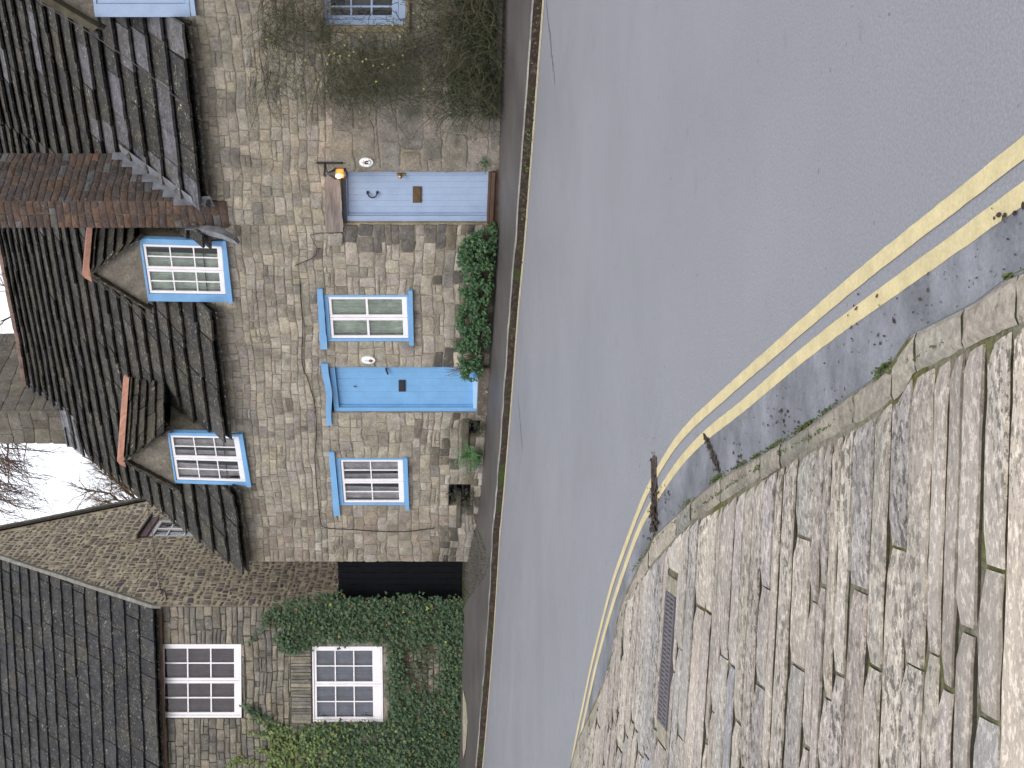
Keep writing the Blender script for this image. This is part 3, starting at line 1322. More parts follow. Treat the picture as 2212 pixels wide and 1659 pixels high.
# yellow lines near side
L1 = [(2600, 10), (2400, 175), (2212, 318.5), (2089, 419), (1976, 505), (1845, 609), (1725, 713), (1598, 823), (1549, 867.5), (1483, 927), (1435.6, 989.5), (1421, 1025), (1397, 1058),
      (1376, 1114.6), (1337.5, 1218.7), (1319.6, 1269), (1304.6, 1332), (1272, 1463), (1260, 1531), (1248, 1576), (1234.7, 1653), (1212, 1800), (1190, 2000)]
L2 = [(2600, 130), (2400, 283), (2212, 416), (2104, 500.6), (1976, 588.4), (1881, 660), (1801, 713), (1669, 823), (1602, 882.4), (1525, 939), (1474, 992.5), (1441.6, 1037), (1418, 1079),
      (1397, 1105.6), (1373, 1162), (1343, 1248.5), (1313.5, 1341), (1282, 1463), (1269, 1528), (1256.5, 1582), (1242, 1655), (1221, 1800), (1199, 2000)]
rk = random.Random(9)


def ground_fix(p, z):
    return Vector((p.x, p.y, G(p.x) + z))


def ribbon(path_px, w, mat, name, z=.004, gapfn=None):
    pts = [on_ground(a, b, 0) for a, b in path_px]
    pts = resample(pts, .05)
    for _ in range(60):
        pts = [pts[0]] + [(pts[i - 1] + pts[i] * 2 + pts[i + 1]) / 4 for i in range(1, len(pts) - 1)] + [pts[-1]]
    m = MB()
    prev = None
    for i, p in enumerate(pts):
        t = (pts[min(i + 2, len(pts) - 1)] - pts[max(i - 2, 0)])
        n = Vector((-t.y, t.x, 0)).normalized()
        a = p + n * (w / 2 + rk.uniform(-.0012, .0012))
        b = p - n * (w / 2 + rk.uniform(-.0012, .0012))
        cur = (ground_fix(a, z), ground_fix(b, z))
        if prev and not (gapfn and gapfn(p)):
            m.quad(prev[0], prev[1], cur[1], cur[0])
        prev = cur
    return tag(m.build(name, mat), kind='structure')


GU0, GU1 = on_ground(1416, 1150, 0), on_ground(1412, 1000, 0)
guc = (GU0 + GU1) / 2


def in_gully(p):
    return abs(p.x - guc.x) < .30 and abs(p.y - guc.y) < .20


ribbon(L1, .057, YELLOW, 'yellow_line')
ribbon(L2, .057, YELLOW, 'yellow_line')

# damp darker channel strip between lines and kerb
m = MB()
prev = None
for px in [2600 - 10 * i for i in range(141)]:
    a = on_ground(px, oy(px) + 4, 0)
    yl = lerp_pts(L2, px)
    b = on_ground(px, yl + (oy(px) - yl) * .05, 0)
    k = 8
    cur = [ground_fix(a.lerp(b, i / k), .0025) for i in range(k + 1)]
    if prev:
        for i in range(k):
            m.quad(prev[i], cur[i], cur[i + 1], prev[i + 1])
    prev = cur
tag(m.build('channel_strip', CHANNEL), kind='structure')

# gully grate with leaf litter
base(0, 0, 0)
gq = [on_ground(1414, 988, 0), on_ground(1416, 1148, 0)]
ga, gb = gq[1], gq[0]
dirx = (gb - ga).normalized()
diry = Vector((-dirx.y, dirx.x, 0))
glen = (gb - ga).length
gorg = ground_fix(ga.lerp(gb, .5), 0)
mg = MB()


def gg(s, t, z):
    p = gorg + dirx * s + diry * t
    return (p.x, p.y, G(p.x) + z)


def gub(s0, s1, t0, t1, z0, z1, m, col=(1, 1, 1)):
    vs = [gg(s0, t0, z0), gg(s1, t0, z0), gg(s1, t1, z0), gg(s0, t1, z0), gg(s0, t0, z1), gg(s1, t0, z1), gg(s1, t1, z1), gg(s0, t1, z1)]
    m.add(vs, [(0, 3, 2, 1), (4, 5, 6, 7), (0, 1, 5, 4), (1, 2, 6, 5), (2, 3, 7, 6), (3, 0, 4, 7)], col)


hl, hw = glen / 2, .075
RUST = mat_flat('rusty_iron', (0.05, 0.035, 0.028), 0.8, 0.4, 14, 0.3)
gub(-hl, hl, -hw, -hw + .018, -.02, .008, mg)
gub(-hl, hl, hw - .018, hw, -.02, .008, mg)
gub(-hl, -hl + .018, -hw + .018, hw - .018, -.02, .007, mg)
gub(hl - .018, hl, -hw + .018, hw - .018, -.02, .007, mg)
for k in range(5):
    t = -hw + .022 + k * .023
    gub(-hl + .02, hl - .02, t, t + .011, -.02, .007, mg)
gu = mg.build('gully_grate', RUST, origin=gorg)
tag(gu, 'rusty barred gully grate clogged with dark litter across the yellow lines', 'drain grate')
m2 = MB()
gub(-hl + .002, hl - .002, -hw + .002, hw - .002, .0045, .0055, m2)
o = m2.build('sump', IRON, gu, origin=gorg)
o.location = (0, 0, 0)
rk = random.Random(4)
m = MB()
for k in range(300):
    s, t = -hl + abs(rk.gauss(0, hl * .8)), rk.gauss(0, .05)
    if rk.random() < .25:
        s, t = rk.gauss(-hl, .12), rk.gauss(0, .10)
    p = Vector(gg(s, t, .010 + rk.uniform(0, .006)))
    leaf(m, p, (rk.uniform(-.5, .5), rk.uniform(-.5, .5), 1), rk.uniform(.012, .035), pick(rk, [(3, (.035, .022, .015)), (1, (.08, .05, .03)), (1, (.02, .015, .012))]), 'oval', rk)
# second patch of litter and crumbs along the channel
for k in range(260):
    t = rk.uniform(-1, 1)
    cpt = on_ground(1540 + 17 * t, 977 + 40 * t, 0)
    wd = .012 * (1.1 - t * t) + .003
    p = ground_fix(cpt + Vector((rk.gauss(0, wd), rk.gauss(0, wd), 0)), .008)
    leaf(m, p, (rk.uniform(-.5, .5), rk.uniform(-.5, .5), 1), rk.uniform(.008, .022), pick(rk, [(3, (.03, .020, .015)), (1, (.07, .05, .03))]), 'oval', rk)
for (px, py, n, sx, sy) in ((1440, 1085, 40, .05, .08), (2010, 610, 7, .04, .03), (1855, 700, 7, .07, .05),
                            (1905, 695, 6, .07, .05), (2172, 470, 10, .02, .06), (1690, 905, 30, .03, .12), (1600, 1000, 40, .05, .05)):
    cpt = on_ground(px, py, 0)
    for k in range(n):
        p = cpt + Vector((rk.gauss(0, sx), rk.gauss(0, sy), 0))
        p = ground_fix(p, .008)
        leaf(m, p, (rk.uniform(-.5, .5), rk.uniform(-.5, .5), 1), rk.uniform(.006, .022), pick(rk, [(3, (.03, .020, .015)), (1, (.07, .05, .03))]), 'oval', rk)
for k in range(90):
    px = rk.uniform(1500, 2212)
    yl = lerp_pts(L2, px)
    py = yl + rk.uniform(.15, 1) * (oy(px) - yl)
    p = on_ground(px, py, .007)
    leaf(m, p, (rk.uniform(-.4, .4), rk.uniform(-.4, .4), 1), rk.uniform(.004, .011), (.03, .022, .018), 'oval', rk)
tag(m.build('leaf_litter', LEAF), kind='stuff')

# moss in the kerb joints and at its foot
m = MB()
for (px, inn, n, s) in ((1742, 0, 160, 11), (1780, 1, 110, 30), (1500, 1, 120, 30), (1600, 1, 110, 30), (1638, 0, 70, 7), (1552, 0, 170, 6), (1676, 0, 80, 12), (1914, 0, 120, 8), (1600, 0, 60, 12), (1487, 0, 40, 6), (1700, 1, 120, 22), (1640, 1, 60, 12),
                       (1742, 1, 90, 9), (1560, 1, 130, 30), (1440, 1, 90, 14), (2015, 1, 170, 26), (2090, 1, 90, 16), (1410, 1, 60, 12), (1967, 1, 80, 6), (1850, 1, 60, 20), (2187, 0, 30, 3), (1790, 0, 40, 10)):
    for k in range(n):
        q = px + rk.gauss(0, s)
        y = (iy(q) if inn else oy(q)) + rk.gauss(0, 2.5) - (1 if inn else -1)
        p = on_ground(q, y, 0)
        p = ground_fix(p, (PH - .016 if inn else .004) + abs(rk.gauss(0, .008)))
        leaf(m, p, (rk.uniform(-1, 1), rk.uniform(-1, .3), rk.uniform(.3, 1)), rk.uniform(.007, .015),
             pick(rk, [(2, (.05, .085, .018)), (2, (.075, .09, .022)), (1, (.10, .12, .03)), (1, (.06, .05, .03))]), 'oval', rk)
tag(m.build('moss', LEAF), kind='stuff')

# long thin crack in the road near the far side
m = MB()
for (p0, p1, w_) in (((1119, 855), (1129, 978), .05), ((1180, 0), (1199, 185), .05)):
    prev = None
    for k in range(31):
        t = k / 30
        q = on_ground(p0[0] + (p1[0] - p0[0]) * t, p0[1] + (p1[1] - p0[1]) * t, 0)
        ww = w_ * math.sin(math.pi * t) * rk.uniform(.3, 1) + .004
        o_ = rk.gauss(0, .02)
        cur = (ground_fix(q + Vector((0, ww + o_, 0)), .0022), ground_fix(q + Vector((0, -ww + o_, 0)), .0022))
        if prev:
            m.quad(prev[0], prev[1], cur[1], cur[0])
        prev = cur
tag(m.build('road_crack', CRACK), kind='structure')

# grass blades at the kerb corner
m = MB()
g0 = on_ground(2205, 588, .05)
for k in range(9):
    a = rk.uniform(2.0, 3.6)
    d = Vector((math.cos(a), math.sin(a) * .6, 0))
    p0 = g0 + Vector((rk.uniform(-.02, .03), rk.uniform(-.02, .03), -.03))
    L = rk.uniform(.05, .10)
    p1 = p0 + d * L * .5 + Vector((0, 0, L * .55))
    p2 = p0 + d * L * 1.1 + Vector((0, 0, L * .65))
    m.tube([p0, p1, p2], [.0022, .002, .0006], 4, pick(rk, [(1, (.10, .16, .03))]))
o = m.build('grass_tuft', LEAF, origin=g0)
tag(o, 'small tuft of green grass blades at the near kerb joint', 'grass tuft')
# ================================================================== main cottage (blue paint)
base(0, 0, .15)
BX = -1.0
RZ = -FM.a


def house(name, fr, bx, by, bz, label, cat='house', group=None):
    base(bx, by, bz)
    w = fr.world(bx, by, bz)
    return empty(name, w, -fr.a, label, cat, group)


XL = FM.hit(800, 1213).x
XM = FM.hit(600, 488).x
eave_px = [(533, 1237), (521, 1118), (494, 945), (476, 794), (463, 669), (449, 520)]
eave = sorted((lambda h: (h.x, h.z))(FM.hit(a, b, -.22)) for a, b in eave_px)
xv = eave[0][0]
_ap = FM.hitx(75, 897, xv)
DR = _ap.y
ridge = sorted((lambda h: (h.x, h.z))(FM.hit(a, b, DR)) for a, b in [(0, 523), (18, 615), (39, 719), (57, 826), (75, 897)])
zE = lambda x: lerp_pts(eave, x)
zR = lambda x: lerp_pts(ridge, x)


def roof_main(x, y):
    return zE(x) + (zR(x) - zE(x)) * (y + .22) / (DR + .22)


def hit_roof(px, py, fn=roof_main, up=0.0):
    d = ray(px, py)
    lo, hi = 15.0, 32.0
    for _ in range(50):
        m_ = (lo + hi) / 2
        L = FM.local(Vector((0, 0, EYE)) + d * m_)
        if L.z - up > fn(L.x, L.y):
            lo = m_
        else:
            hi = m_
    return FM.local(Vector((0, 0, EYE)) + d * lo)


H1 = house('stone_cottage', FM, 0.0, 0.0, .15, 'rubble stone cottage with sky blue door, blue window frames and two gabled dormers')

# opening quads (bl, br, tr, tl)
qW1 = quad_px(FM, 0, (886, 737), (882, 637), (699, 637), (707, 737))
qW2 = quad_px(FM, 0, (877, 1091), (873, 990), (725, 990), (734, 1091))
qD1 = quad_px(FM, 0, (1034, 891), (1034, 793), (711, 793), (722, 891))
qDm1 = quad_px(FM, -.02, (500, 1003), (488, 1138), (299, 1143.5), (320, 1008))
qDm1 = quad_px(FM, -.02, (498, 653.5), (487, 521.5), (300, 515.5), (320, 651))
qDm2 = quad_px(FM, -.02, (538, 1049.5), (520, 938), (361.5, 935), (378, 1044))
opens = [open_rect(qW1), open_rect(qW2), open_rect(qD1)]
for q in (qDm1, qDm2):
    r = open_rect(q)
    opens.append((r[0] + .02, r[1] - .02, r[2] + .03, 9))
# cellar openings by the foot of the wall
cel = []
for (a, b, c, d) in ((1006, 1037, 943, 908), (970, 1016, 1092, 1046)):
    p, q = FM.hit(b, c), FM.hit(a, d)
    cel.append((p.x, q.x, p.z, q.z))
opens += cel
zb = .02
ztop = max(p[1] for p in eave) + .12


def px_of(x, z, fr=FM):
    return proj(fr.world(x, 0, z))


def col_main(x, z):
    px, py = px_of(x, z)
    r = RND.random()
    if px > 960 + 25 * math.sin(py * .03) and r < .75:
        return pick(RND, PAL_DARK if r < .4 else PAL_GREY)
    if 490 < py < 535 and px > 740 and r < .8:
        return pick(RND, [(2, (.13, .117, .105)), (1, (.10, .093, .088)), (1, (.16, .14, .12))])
    if 890 < py < 940 and 500 < px < 700 and r < .5:
        return pick(RND, PAL_GREY)
    if py > 1090 and r < .5:
        return pick(RND, [(2, (.27, .225, .175)), (1, (.24, .20, .16))])
    if 600 < py < 700 and 490 < px < 690 and r < .45:
        return pick(RND, PAL_GREY)
    return pick(RND, PAL_BUFF)


def h_main(z):
    if z < 2.6:
        return RND.uniform(.12, .25)
    return RND.uniform(.085, .165)


mbw = MB()
sheet_with_holes(mbw, XL + .02, XM, -.3, ztop, opens, y=0, mi=1)
mbs = MB()
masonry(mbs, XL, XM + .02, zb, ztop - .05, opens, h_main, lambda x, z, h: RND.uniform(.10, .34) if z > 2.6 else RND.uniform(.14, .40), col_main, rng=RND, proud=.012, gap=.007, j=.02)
o = mbw.build('front_wall', [MORTAR, MORTAR], H1)
o2 = mbs.build('stonework', STONE, o)
# side and rear walls
mbw = MB()
mbw.quad((XL + .02, 0, -.3), (XL + .02, 0, ztop), (XL + .02, 6.9, ztop), (XL + .02, 6.9, -.3))
mbw.add([(XL + .02, 0, ztop), (XL + .02, DR, zR(XL)), (XL + .02, 6.9, ztop)], [(0, 1, 2)])
mbw.quad((XL + .02, 6.9, -.3), (XL + .02, 6.9, ztop), (XM, 6.9, ztop), (XM, 6.9, -.3))
mbw.build('side_wall', MORTAR, H1)
# quoins at the left corner returning along the side wall
mbq = MB()
z = zb
while z < ztop - .1:
    h = RND.uniform(.16, .3)
    w = RND.choice([.22, .42])
    stone_piece(mbq, 0, w, z + .006, min(z + h, ztop) - .006, pick(RND, PAL_BUFF), 0, .026, .01, RND, 0, lambda x, y, z: (XL + .02 + y, x, z))
    z += h
mbq.build('quoin', STONE, H1)

# roof
mbr = MB()
Ex = lambda p: Vector((p, -.22, zE(p)))
Rx = lambda p: Vector((p, DR, zR(p)))
YH = .95
RH = [(open_rect(q)[0] + .01, open_rect(q)[1] - .01, (YH + .22) / (DR + .22)) for q in (qDm2, qDm1)]
slates(mbr, Ex, Rx, 22, xv, XM + .02, .22, .55, tail=.10, thick=.040, dim=.5, jit=.010, holes=RH)
rf = mbr.build('roof', SLATE, H1)
mbk = MB()
cutx = sorted([xv + (XM - xv) * k / 12 for k in range(13)] + [q for h in RH for q in h[:2]])
for x0, x1 in zip(cutx[:-1], cutx[1:]):
    mbk.quad(Rx(x0) + Vector((0, 0, -.04)), Rx(x1) + Vector((0, 0, -.04)), (x1, 6.95, zE(x1)), (x0, 6.95, zE(x0)), (.04, .04, .04))
    tt = max([h[2] for h in RH if h[0] < (x0 + x1) / 2 < h[1]] + [0])
    mbk.quad(Ex(x0).lerp(Rx(x0), tt) + Vector((0, .02, -.05)), Ex(x1).lerp(Rx(x1), tt) + Vector((0, .02, -.05)), Rx(x1) + Vector((0, 0, -.06)), Rx(x0) + Vector((0, 0, -.06)), (.015, .014, .014))
mbk.build('rear_slope', SLATE, rf)
# slates stacked under the eaves and verge edge
mbe = MB()
x = xv
while x < XM:
    w = RND.uniform(.25, .5)
    a, b = x, min(x + w, XM)
    x += w
    if any(h[0] - .05 < (a + b) / 2 < h[1] + .05 for h in RH):
        if mbe.v:
            mbe.build('eaves_course', SLATE, rf)
            mbe = MB()
        continue
    za, zb2 = zE(a), zE(b)
    vs = [(a + .004, -.20, za - .045), (b - .004, -.20, zb2 - .045), (b - .004, .06, zb2 + .11), (a + .004, .06, za + .11),
          (a + .004, -.20, za - .012), (b - .004, -.20, zb2 - .012), (b - .004, .06, zb2 + .16), (a + .004, .06, za + .16)]
    mbe.add(vs, [(0, 3, 2, 1), (4, 5, 6, 7), (0, 1, 5, 4), (1, 2, 6, 5), (2, 3, 7, 6), (3, 0, 4, 7)], pick(RND, [(1, (.05, .046, .04)), (1, (.035, .034, .032))]))
if mbe.v:
    mbe.build('eaves_course', SLATE, rf)
# ridge tiles
mbt = MB()
x = xv
while x < XM + .2:
    L = .42
    pts = []
    vs = []
    for xx in (x + .006, min(x + L, XM + .25) - .006):
        zc = zR(xx) + .01 + RND.uniform(-.006, .006)
        for k in range(7):
            t = math.pi * (k / 6)
            vs.append((xx, DR - math.cos(t) * .14, zc - .05 + math.sin(t) * .11))
    mbt.add(vs, [(k, k + 1, k + 8, k + 7) for k in range(6)] + [(0, 6, 5, 4, 3, 2, 1), (7, 8, 9, 10, 11, 12, 13)], (1, 1, 1))
    x += L
mbt.build('ridge_tiles', RIDGE, rf)

# stone chimney stack on the left gable
pA, pB = hit_roof(137, 889), hit_roof(170, 960)
cy0 = (pA.y + pB.y) / 2
cx1 = FM.hit(100, 889, cy0).x
cx0 = FM.hit(90, 960, cy0).x
cy1 = FM.hitx(18, 719, cx1).y
mbc = MB()
ztopc = 11.6
zbase = min(roof_main(cx0, cy0), roof_main(cx1, cy0)) - .1
mbc.box(cx0 + .02, cx1 - .02, cy0 + .02, cy1, zbase - .6, ztopc, mi=0)
ch = mbc.build('chimney', MORTAR_D, H1)
mbs = MB()
cg = lambda x, z: pick(RND, [(3, (.15, .132, .108)), (2, (.135, .12, .10)), (1, (.165, .145, .115)), (.6, (.12, .105, .085))])
masonry(mbs, cx0, cx1, zbase, ztopc, [], lambda z: RND.uniform(.2, .33), lambda x, z, h: RND.uniform(.2, .5), cg, y=cy0 + .02, proud=.012, gap=.007, j=.006, split=.05)
masonry(mbs, cy0, cy1, zbase, ztopc, [], lambda z: RND.uniform(.2, .33), lambda x, z, h: RND.uniform(.25, .6), cg, y=0, proud=.012, gap=.007, j=.006, split=.05,
        xf=lambda x, y, z: (cx1 - .02 - y, x, z))
mbs.build('stonework', STONE, ch)
# lead flashing at its foot
mbl = MB()
n = 10
for k in range(n):
    a, b = k / n, (k + 1) / n
    ya, yb = cy0 - .02 + (DR - cy0) * a, cy0 - .02 + (DR - cy0) * b
    za, zb_ = roof_main(cx1, ya) + .05, roof_main(cx1, yb) + .05
    mbl.add([(cx1 + .012, ya, za), (cx1 + .012, yb, zb_), (cx1 + .012, yb, zb_ + .07), (cx1 + .012, ya, za + .09), (cx1 + .10, ya, roof_main(cx1 + .1, ya) + .066), (cx1 + .10, yb, roof_main(cx1 + .1, yb) + .066)],
            [(0, 1, 2, 3), (0, 4, 5, 1)])
zz0 = roof_main(cx0, cy0)
mbl.add([(cx0 - .06, cy0 - .012, zz0 + .16), (cx1 + .03, cy0 - .012, zz0 + .16), (cx1 + .05, cy0 - .30, roof_main(cx1, cy0 - .30) + .075), (cx0 - .06, cy0 - .30, roof_main(cx0, cy0 - .30) + .075), (cx1 + .04, cy0 - .012, roof_main(cx1, cy0) + .06), (cx0 - .06, cy0 - .012, roof_main(cx0, cy0) + .06)],
        [(0, 1, 4, 5), (5, 4, 2, 3)])
mbl.build('flashing', LEAD, ch)
mbf = MB()
mbf.box(cx0 - .08, cx1 + .08, cy0 - .06, cy1 + .06, ztopc, ztopc + .14, bev=.02)
mbf.box(cx0 + .1, cx0 + .34, cy0 + .3, cy0 + .54, ztopc + .14, ztopc + .55, bev=.05)
mbf.build('cap', TERRA, ch)

# windows and door of the ground floor
w = make_window(H1, qW1, BLUE, (.045, .035, .02, .06), -.006, 2, 1, 2, cw=.045, bar=.035, curtain=CURT_GREEN, botrail=.075)
mb = MB()
q = quad_px(FM, -.05, (894, 745), (891, 627), (882, 627), (884, 745))
poly_prism(mb, q, -.07, .03)
mb.build('sill', BLUE_WORN, w)
mb = MB()
qq = quad_px(FM, -.04, (707, 754), (697, 624), (685, 624), (692, 754))
mbj = []
nn = 10
top = [(qq[3][0] + (qq[2][0] - qq[3][0]) * k / nn, qq[3][1] + (qq[2][1] - qq[3][1]) * k / nn + RND.uniform(-.008, .008)) for k in range(nn + 1)]
bot = [(qq[0][0] + (qq[1][0] - qq[0][0]) * k / nn, qq[0][1] + (qq[1][1] - qq[0][1]) * k / nn + RND.uniform(-.005, .005)) for k in range(nn + 1)]
poly_prism(mb, bot + top[::-1], -.05, .1)
mb.build('lintel', BLUE_WORN, w)

w = make_window(H1, qW2, BLUE, (.045, .035, .02, .07), -.006, 2, 2, 2, cw=.042, bar=.02, curtain=CURT_NET, botrail=.085, drapes=True)
mb = MB()
q = quad_px(FM, -.05, (884, 1101), (880, 989), (873, 989), (876, 1101))
poly_prism(mb, q, -.07, .03)
mb.build('sill', BLUE, w)
mb = MB()
q = quad_px(FM, -.04, (735, 1114), (722, 977), (710, 977), (721, 1114))
poly_prism(mb, q, -.045, .1)
mb.build('lintel', BLUE, w)
for w_, qx in ((None, qW1), (None, qW2)):
    pass


def make_door(house_, q, paint, y, jl, jr, jt, thick, planks, name='door'):
    """frame + boarded leaf; returns (door, leaf quad)"""
    mb = MB()
    W, Hh = size(q)
    tf = lambda x, yv, z: bil(q, x / W, z / Hh, yv)
    mb.box(0, jl, y, y + .10, 0, Hh, tf=tf, bev=.006)
    mb.box(W - jr, W, y, y + .10, 0, Hh, tf=tf, bev=.006)
    mb.box(jl + .001, W - jr - .001, y + .001, y + .10, Hh - jt, Hh, tf=tf, bev=.006)
    mb.box(jl + .002, jl + .022, y + .035, y + .10, 0, Hh - jt - .002, tf=tf, bev=.003)
    mb.build('door_frame', paint, house_)
    lq = inner_quad(q, jl + .023, jr + .004, .004, jt + .004)
    mb = MB()
    w, h = size(lq)
    tf2 = lambda x, yv, z: bil(lq, x / w, z / h, yv)
    for k in range(planks):
        a, b = w * k / planks, w * (k + 1) / planks
        mb.box(a + .0006, b - .0006, y + .06, y + .095, 0, h, tf=tf2, bev=.0022)
    mb.box(0, w, y + .075, y + .098, 0, h, tf=tf2)
    return mb.build(name, paint, house_), lq, tf2, w, h


dr, lq, tf2, dw, dh = make_door(H1, qD1, BLUE, .02, .075, .02, .085, .04, 6)
mb = MB()
p = FM.hit(868, 833, .07)
a, b = FM.hit(876, 846, .07), FM.hit(861, 821, .07)
mb.box(a.x, b.x, .062, .078, a.z, b.z, bev=.006)
mb.box(a.x + .02, b.x - .02, .055, .07, a.z + .02, b.z - .02, bev=.004)
mb.build('letterbox', IRON, dr)
mb = MB()
hp = [FM.hit(*t) for t in ((834, 797, .04), (834.5, 801, .035), (836.5, 804, .035), (837.5, 808, .04))]
mb.tube([FM.hit(834, 796.5, .075)] + hp, .014, 8)
mb.build('door_handle', IRON, dr)
mb = MB()
kk = [FM.hit(*t) for t in ((764, 835, .07), (766, 834.5, .05), (769, 835.5, .05), (768.5, 837, .055))]
mb.tube(kk, .007, 6)
mb.build('knocker', IRON, dr)
mb = MB()
q = quad_px(FM, .02, (1033, 882), (1033, 814), (1021.5, 816), (1022, 880))
poly_prism(mb, q, .0, .075)
mb.build('weatherboard', mat_paint('pale_blue_paint', (0.36, 0.55, 0.78), .4, .1), dr)
mb = MB()
q = quad_px(FM, -.04, (717, 918), (709, 785), (694, 785), (706, 918))
nn = 12
sag = lambda t: -.02 * math.sin(t * 3.1) + .012 * math.sin(t * 9)
top = [(q[3][0] + (q[2][0] - q[3][0]) * k / nn, q[3][1] + (q[2][1] - q[3][1]) * k / nn + sag(k / nn)) for k in range(nn + 1)]
bot = [(q[0][0] + (q[1][0] - q[0][0]) * k / nn, q[0][1] + (q[1][1] - q[0][1]) * k / nn + sag(k / nn)) for k in range(nn + 1)]
poly_prism(mb, bot + top[::-1], -.055, .1)
mb.build('lintel', BLUE_WORN, H1)
mb = MB()
a, b = FM.hit(1047, 893, -.03), FM.hit(1034, 790, -.03)
mb.box(a.x, b.x, -.10, .14, a.z - .1, b.z, bev=.012, col=(.12, .10, .08))
mb.build('doorstep', KERBM, H1)

# cellar openings with a timber rail
for k, r in enumerate(cel):
    mb = MB()
    mb.add([(r[0], .30, r[2]), (r[1], .30, r[2]), (r[1], .30, r[3]), (r[0], .30, r[3])], [(0, 1, 2, 3)])
    for zz in (r[2] + (r[3] - r[2]) * .35, r[2] + (r[3] - r[2]) * .7):
        mb.box(r[0], r[1], .10, .14, zz - .02, zz + .02)
    ce = mb.build('cellar_opening', IRON, H1)
    mb = MB()
    if k == 0:
        a, b = FM.hit(1010, 975, -.03), FM.hit(1000, 906, -.03)
    else:
        a, b = FM.hit(993, 1140, -.03), FM.hit(988, 1070, -.03)
    mb.box(a.x, b.x, -.05, .08, min(a.z, b.z) - .01, max(a.z, b.z) + .01, bev=.008)
    mb.build('timber_rail', mat_flat('grey_rail', (.085, .075, .055), .9, .4, 8), ce)


# dormers
def make_dormer(house_, qwin, apex_px, lfoot_px, rfoot_px, back_px, valley_px, fn, tile_mat=SLATE, ridge_from=0.0):
    D = -.10
    A = FM.hit(*apex_px, D)
    Lf = FM.hit(*lfoot_px, D)
    Rf = FM.hit(*rfoot_px, D)
    B = hit_roof(*back_px, fn, .04)
    V = hit_roof(*valley_px, fn, .03)
    # gable wall, cheeks
    mb = MB()
    ul = (qwin[3][0] + .0, qwin[3][1])
    ur = (qwin[2][0] - .0, qwin[2][1])
    yb = -.015
    gp = [(Lf.x + .05, Lf.z + .02), (ul[0], ul[1] - .02), (ur[0], ur[1] - .02), (Rf.x - .05, Rf.z + .02), (A.x, A.z - .04)]
    poly_prism(mb, gp, yb, .10, (.165, .145, .118))
    # right cheek: solid wedge between front jamb and the roof
    xr = qwin[1][0] - .02
    zbr = qwin[1][1] + .02
    ytop = 0.0
    for k in range(200):
        ytop = .02 + k * .02
        ztp = Rf.z + (V.z - Rf.z) * (ytop / max(.05, V.y))
        if fn(xr, ytop) > ztp:
            break
    ch_ = [(.03, zbr), (.03, Rf.z - .01), (ytop, Rf.z + (V.z - Rf.z) * (ytop / max(.05, V.y)) - .01), (ytop, fn(xr, ytop) - .1)]
    vs = [(xr, p[0], p[1]) for p in ch_] + [(xr - .12, p[0], p[1]) for p in ch_]
    mb.add(vs, [(0, 1, 2, 3), (7, 6, 5, 4), (0, 4, 5, 1), (1, 5, 6, 2), (2, 6, 7, 3), (3, 7, 4, 0)], (.17, .15, .115))
    xl = qwin[0][0] + .02
    vs = [(xl, p[0], p[1]) for p in ch_] + [(xl + .12, p[0], p[1]) for p in ch_]
    mb.add(vs, [(3, 2, 1, 0), (4, 5, 6, 7), (0, 4, 5, 1), (1, 5, 6, 2), (2, 6, 7, 3), (3, 7, 4, 0)], (.17, .15, .115))
    dm = mb.build('dormer', RENDER, house_)
    # roofs
    mb = MB()
    Lr = (V - Rf).length
    E1 = lambda p: Rf.lerp(V, p / Lr)
    R1 = lambda p: A.lerp(B, p / Lr)
    pal = [(3, (.055, .050, .042)), (2, (.042, .04, .036)), (2, (.08, .072, .056))]
    slates(mb, E1, R1, 5, 0, Lr, .3, .6, tail=.075, thick=.03, dim=.75, pal=pal)
    VL = V + (Lf - Rf)
    E2 = lambda p: VL.lerp(Lf, p / Lr)
    R2 = lambda p: B.lerp(A, p / Lr)
    slates(mb, E2, R2, 5, 0, Lr, .3, .6, tail=.075, thick=.03, dim=.75, pal=pal)
    # barge edge: rough stone slates seen end on
    for (P, Q) in ((A, Lf), (A, Rf)):
        dv = (Q - P)
        for k in range(7):
            a, b = P + dv * (k / 7), P + dv * ((k + 1.08) / 7)
            dn = Vector((0, 0, -.05))
            j = RND.uniform(-.012, .012)
            vs = [a + Vector((0, j, 0)), b + Vector((0, j, 0)), b + dn + Vector((0, j, 0)), a + dn + Vector((0, j, 0)),
                  a + Vector((0, .15, 0)), b + Vector((0, .15, 0)), b + dn + Vector((0, .15, 0)), a + dn + Vector((0, .15, 0))]
            mb.add(vs, [(0, 1, 2, 3), (4, 7, 6, 5), (0, 4, 5, 1), (3, 2, 6, 7), (0, 3, 7, 4), (1, 5, 6, 2)], pick(RND, [(1, (.06, .054, .045)), (1, (.09, .08, .06))]))
    mb.build('dormer_roof', tile_mat, dm)
    # terracotta ridge tiles
    mb = MB()
    dv = B - A
    n = max(3, int(dv.length / .40))
    side = Vector((1, 0, 0))
    for k in range(n):
        p0, p1 = A + dv * (k / n + .004), A + dv * ((k + 1) / n - .004)
        vs = []
        for p in (p0, p1):
            for (sx, sz) in ((-.13, -.06), (-.06, .035), (0, .065), (.06, .035), (.13, -.06)):
                vs.append(p + Vector((sx, 0, sz + .035)))
        mb.add(vs, [(i, i + 1, i + 6, i + 5) for i in range(4)] + [(0, 4, 3, 2, 1), (5, 6, 7, 8, 9)])
    mb.build('ridge_tile', TERRA, dm)
    return dm, A, B, V, Rf, Lf


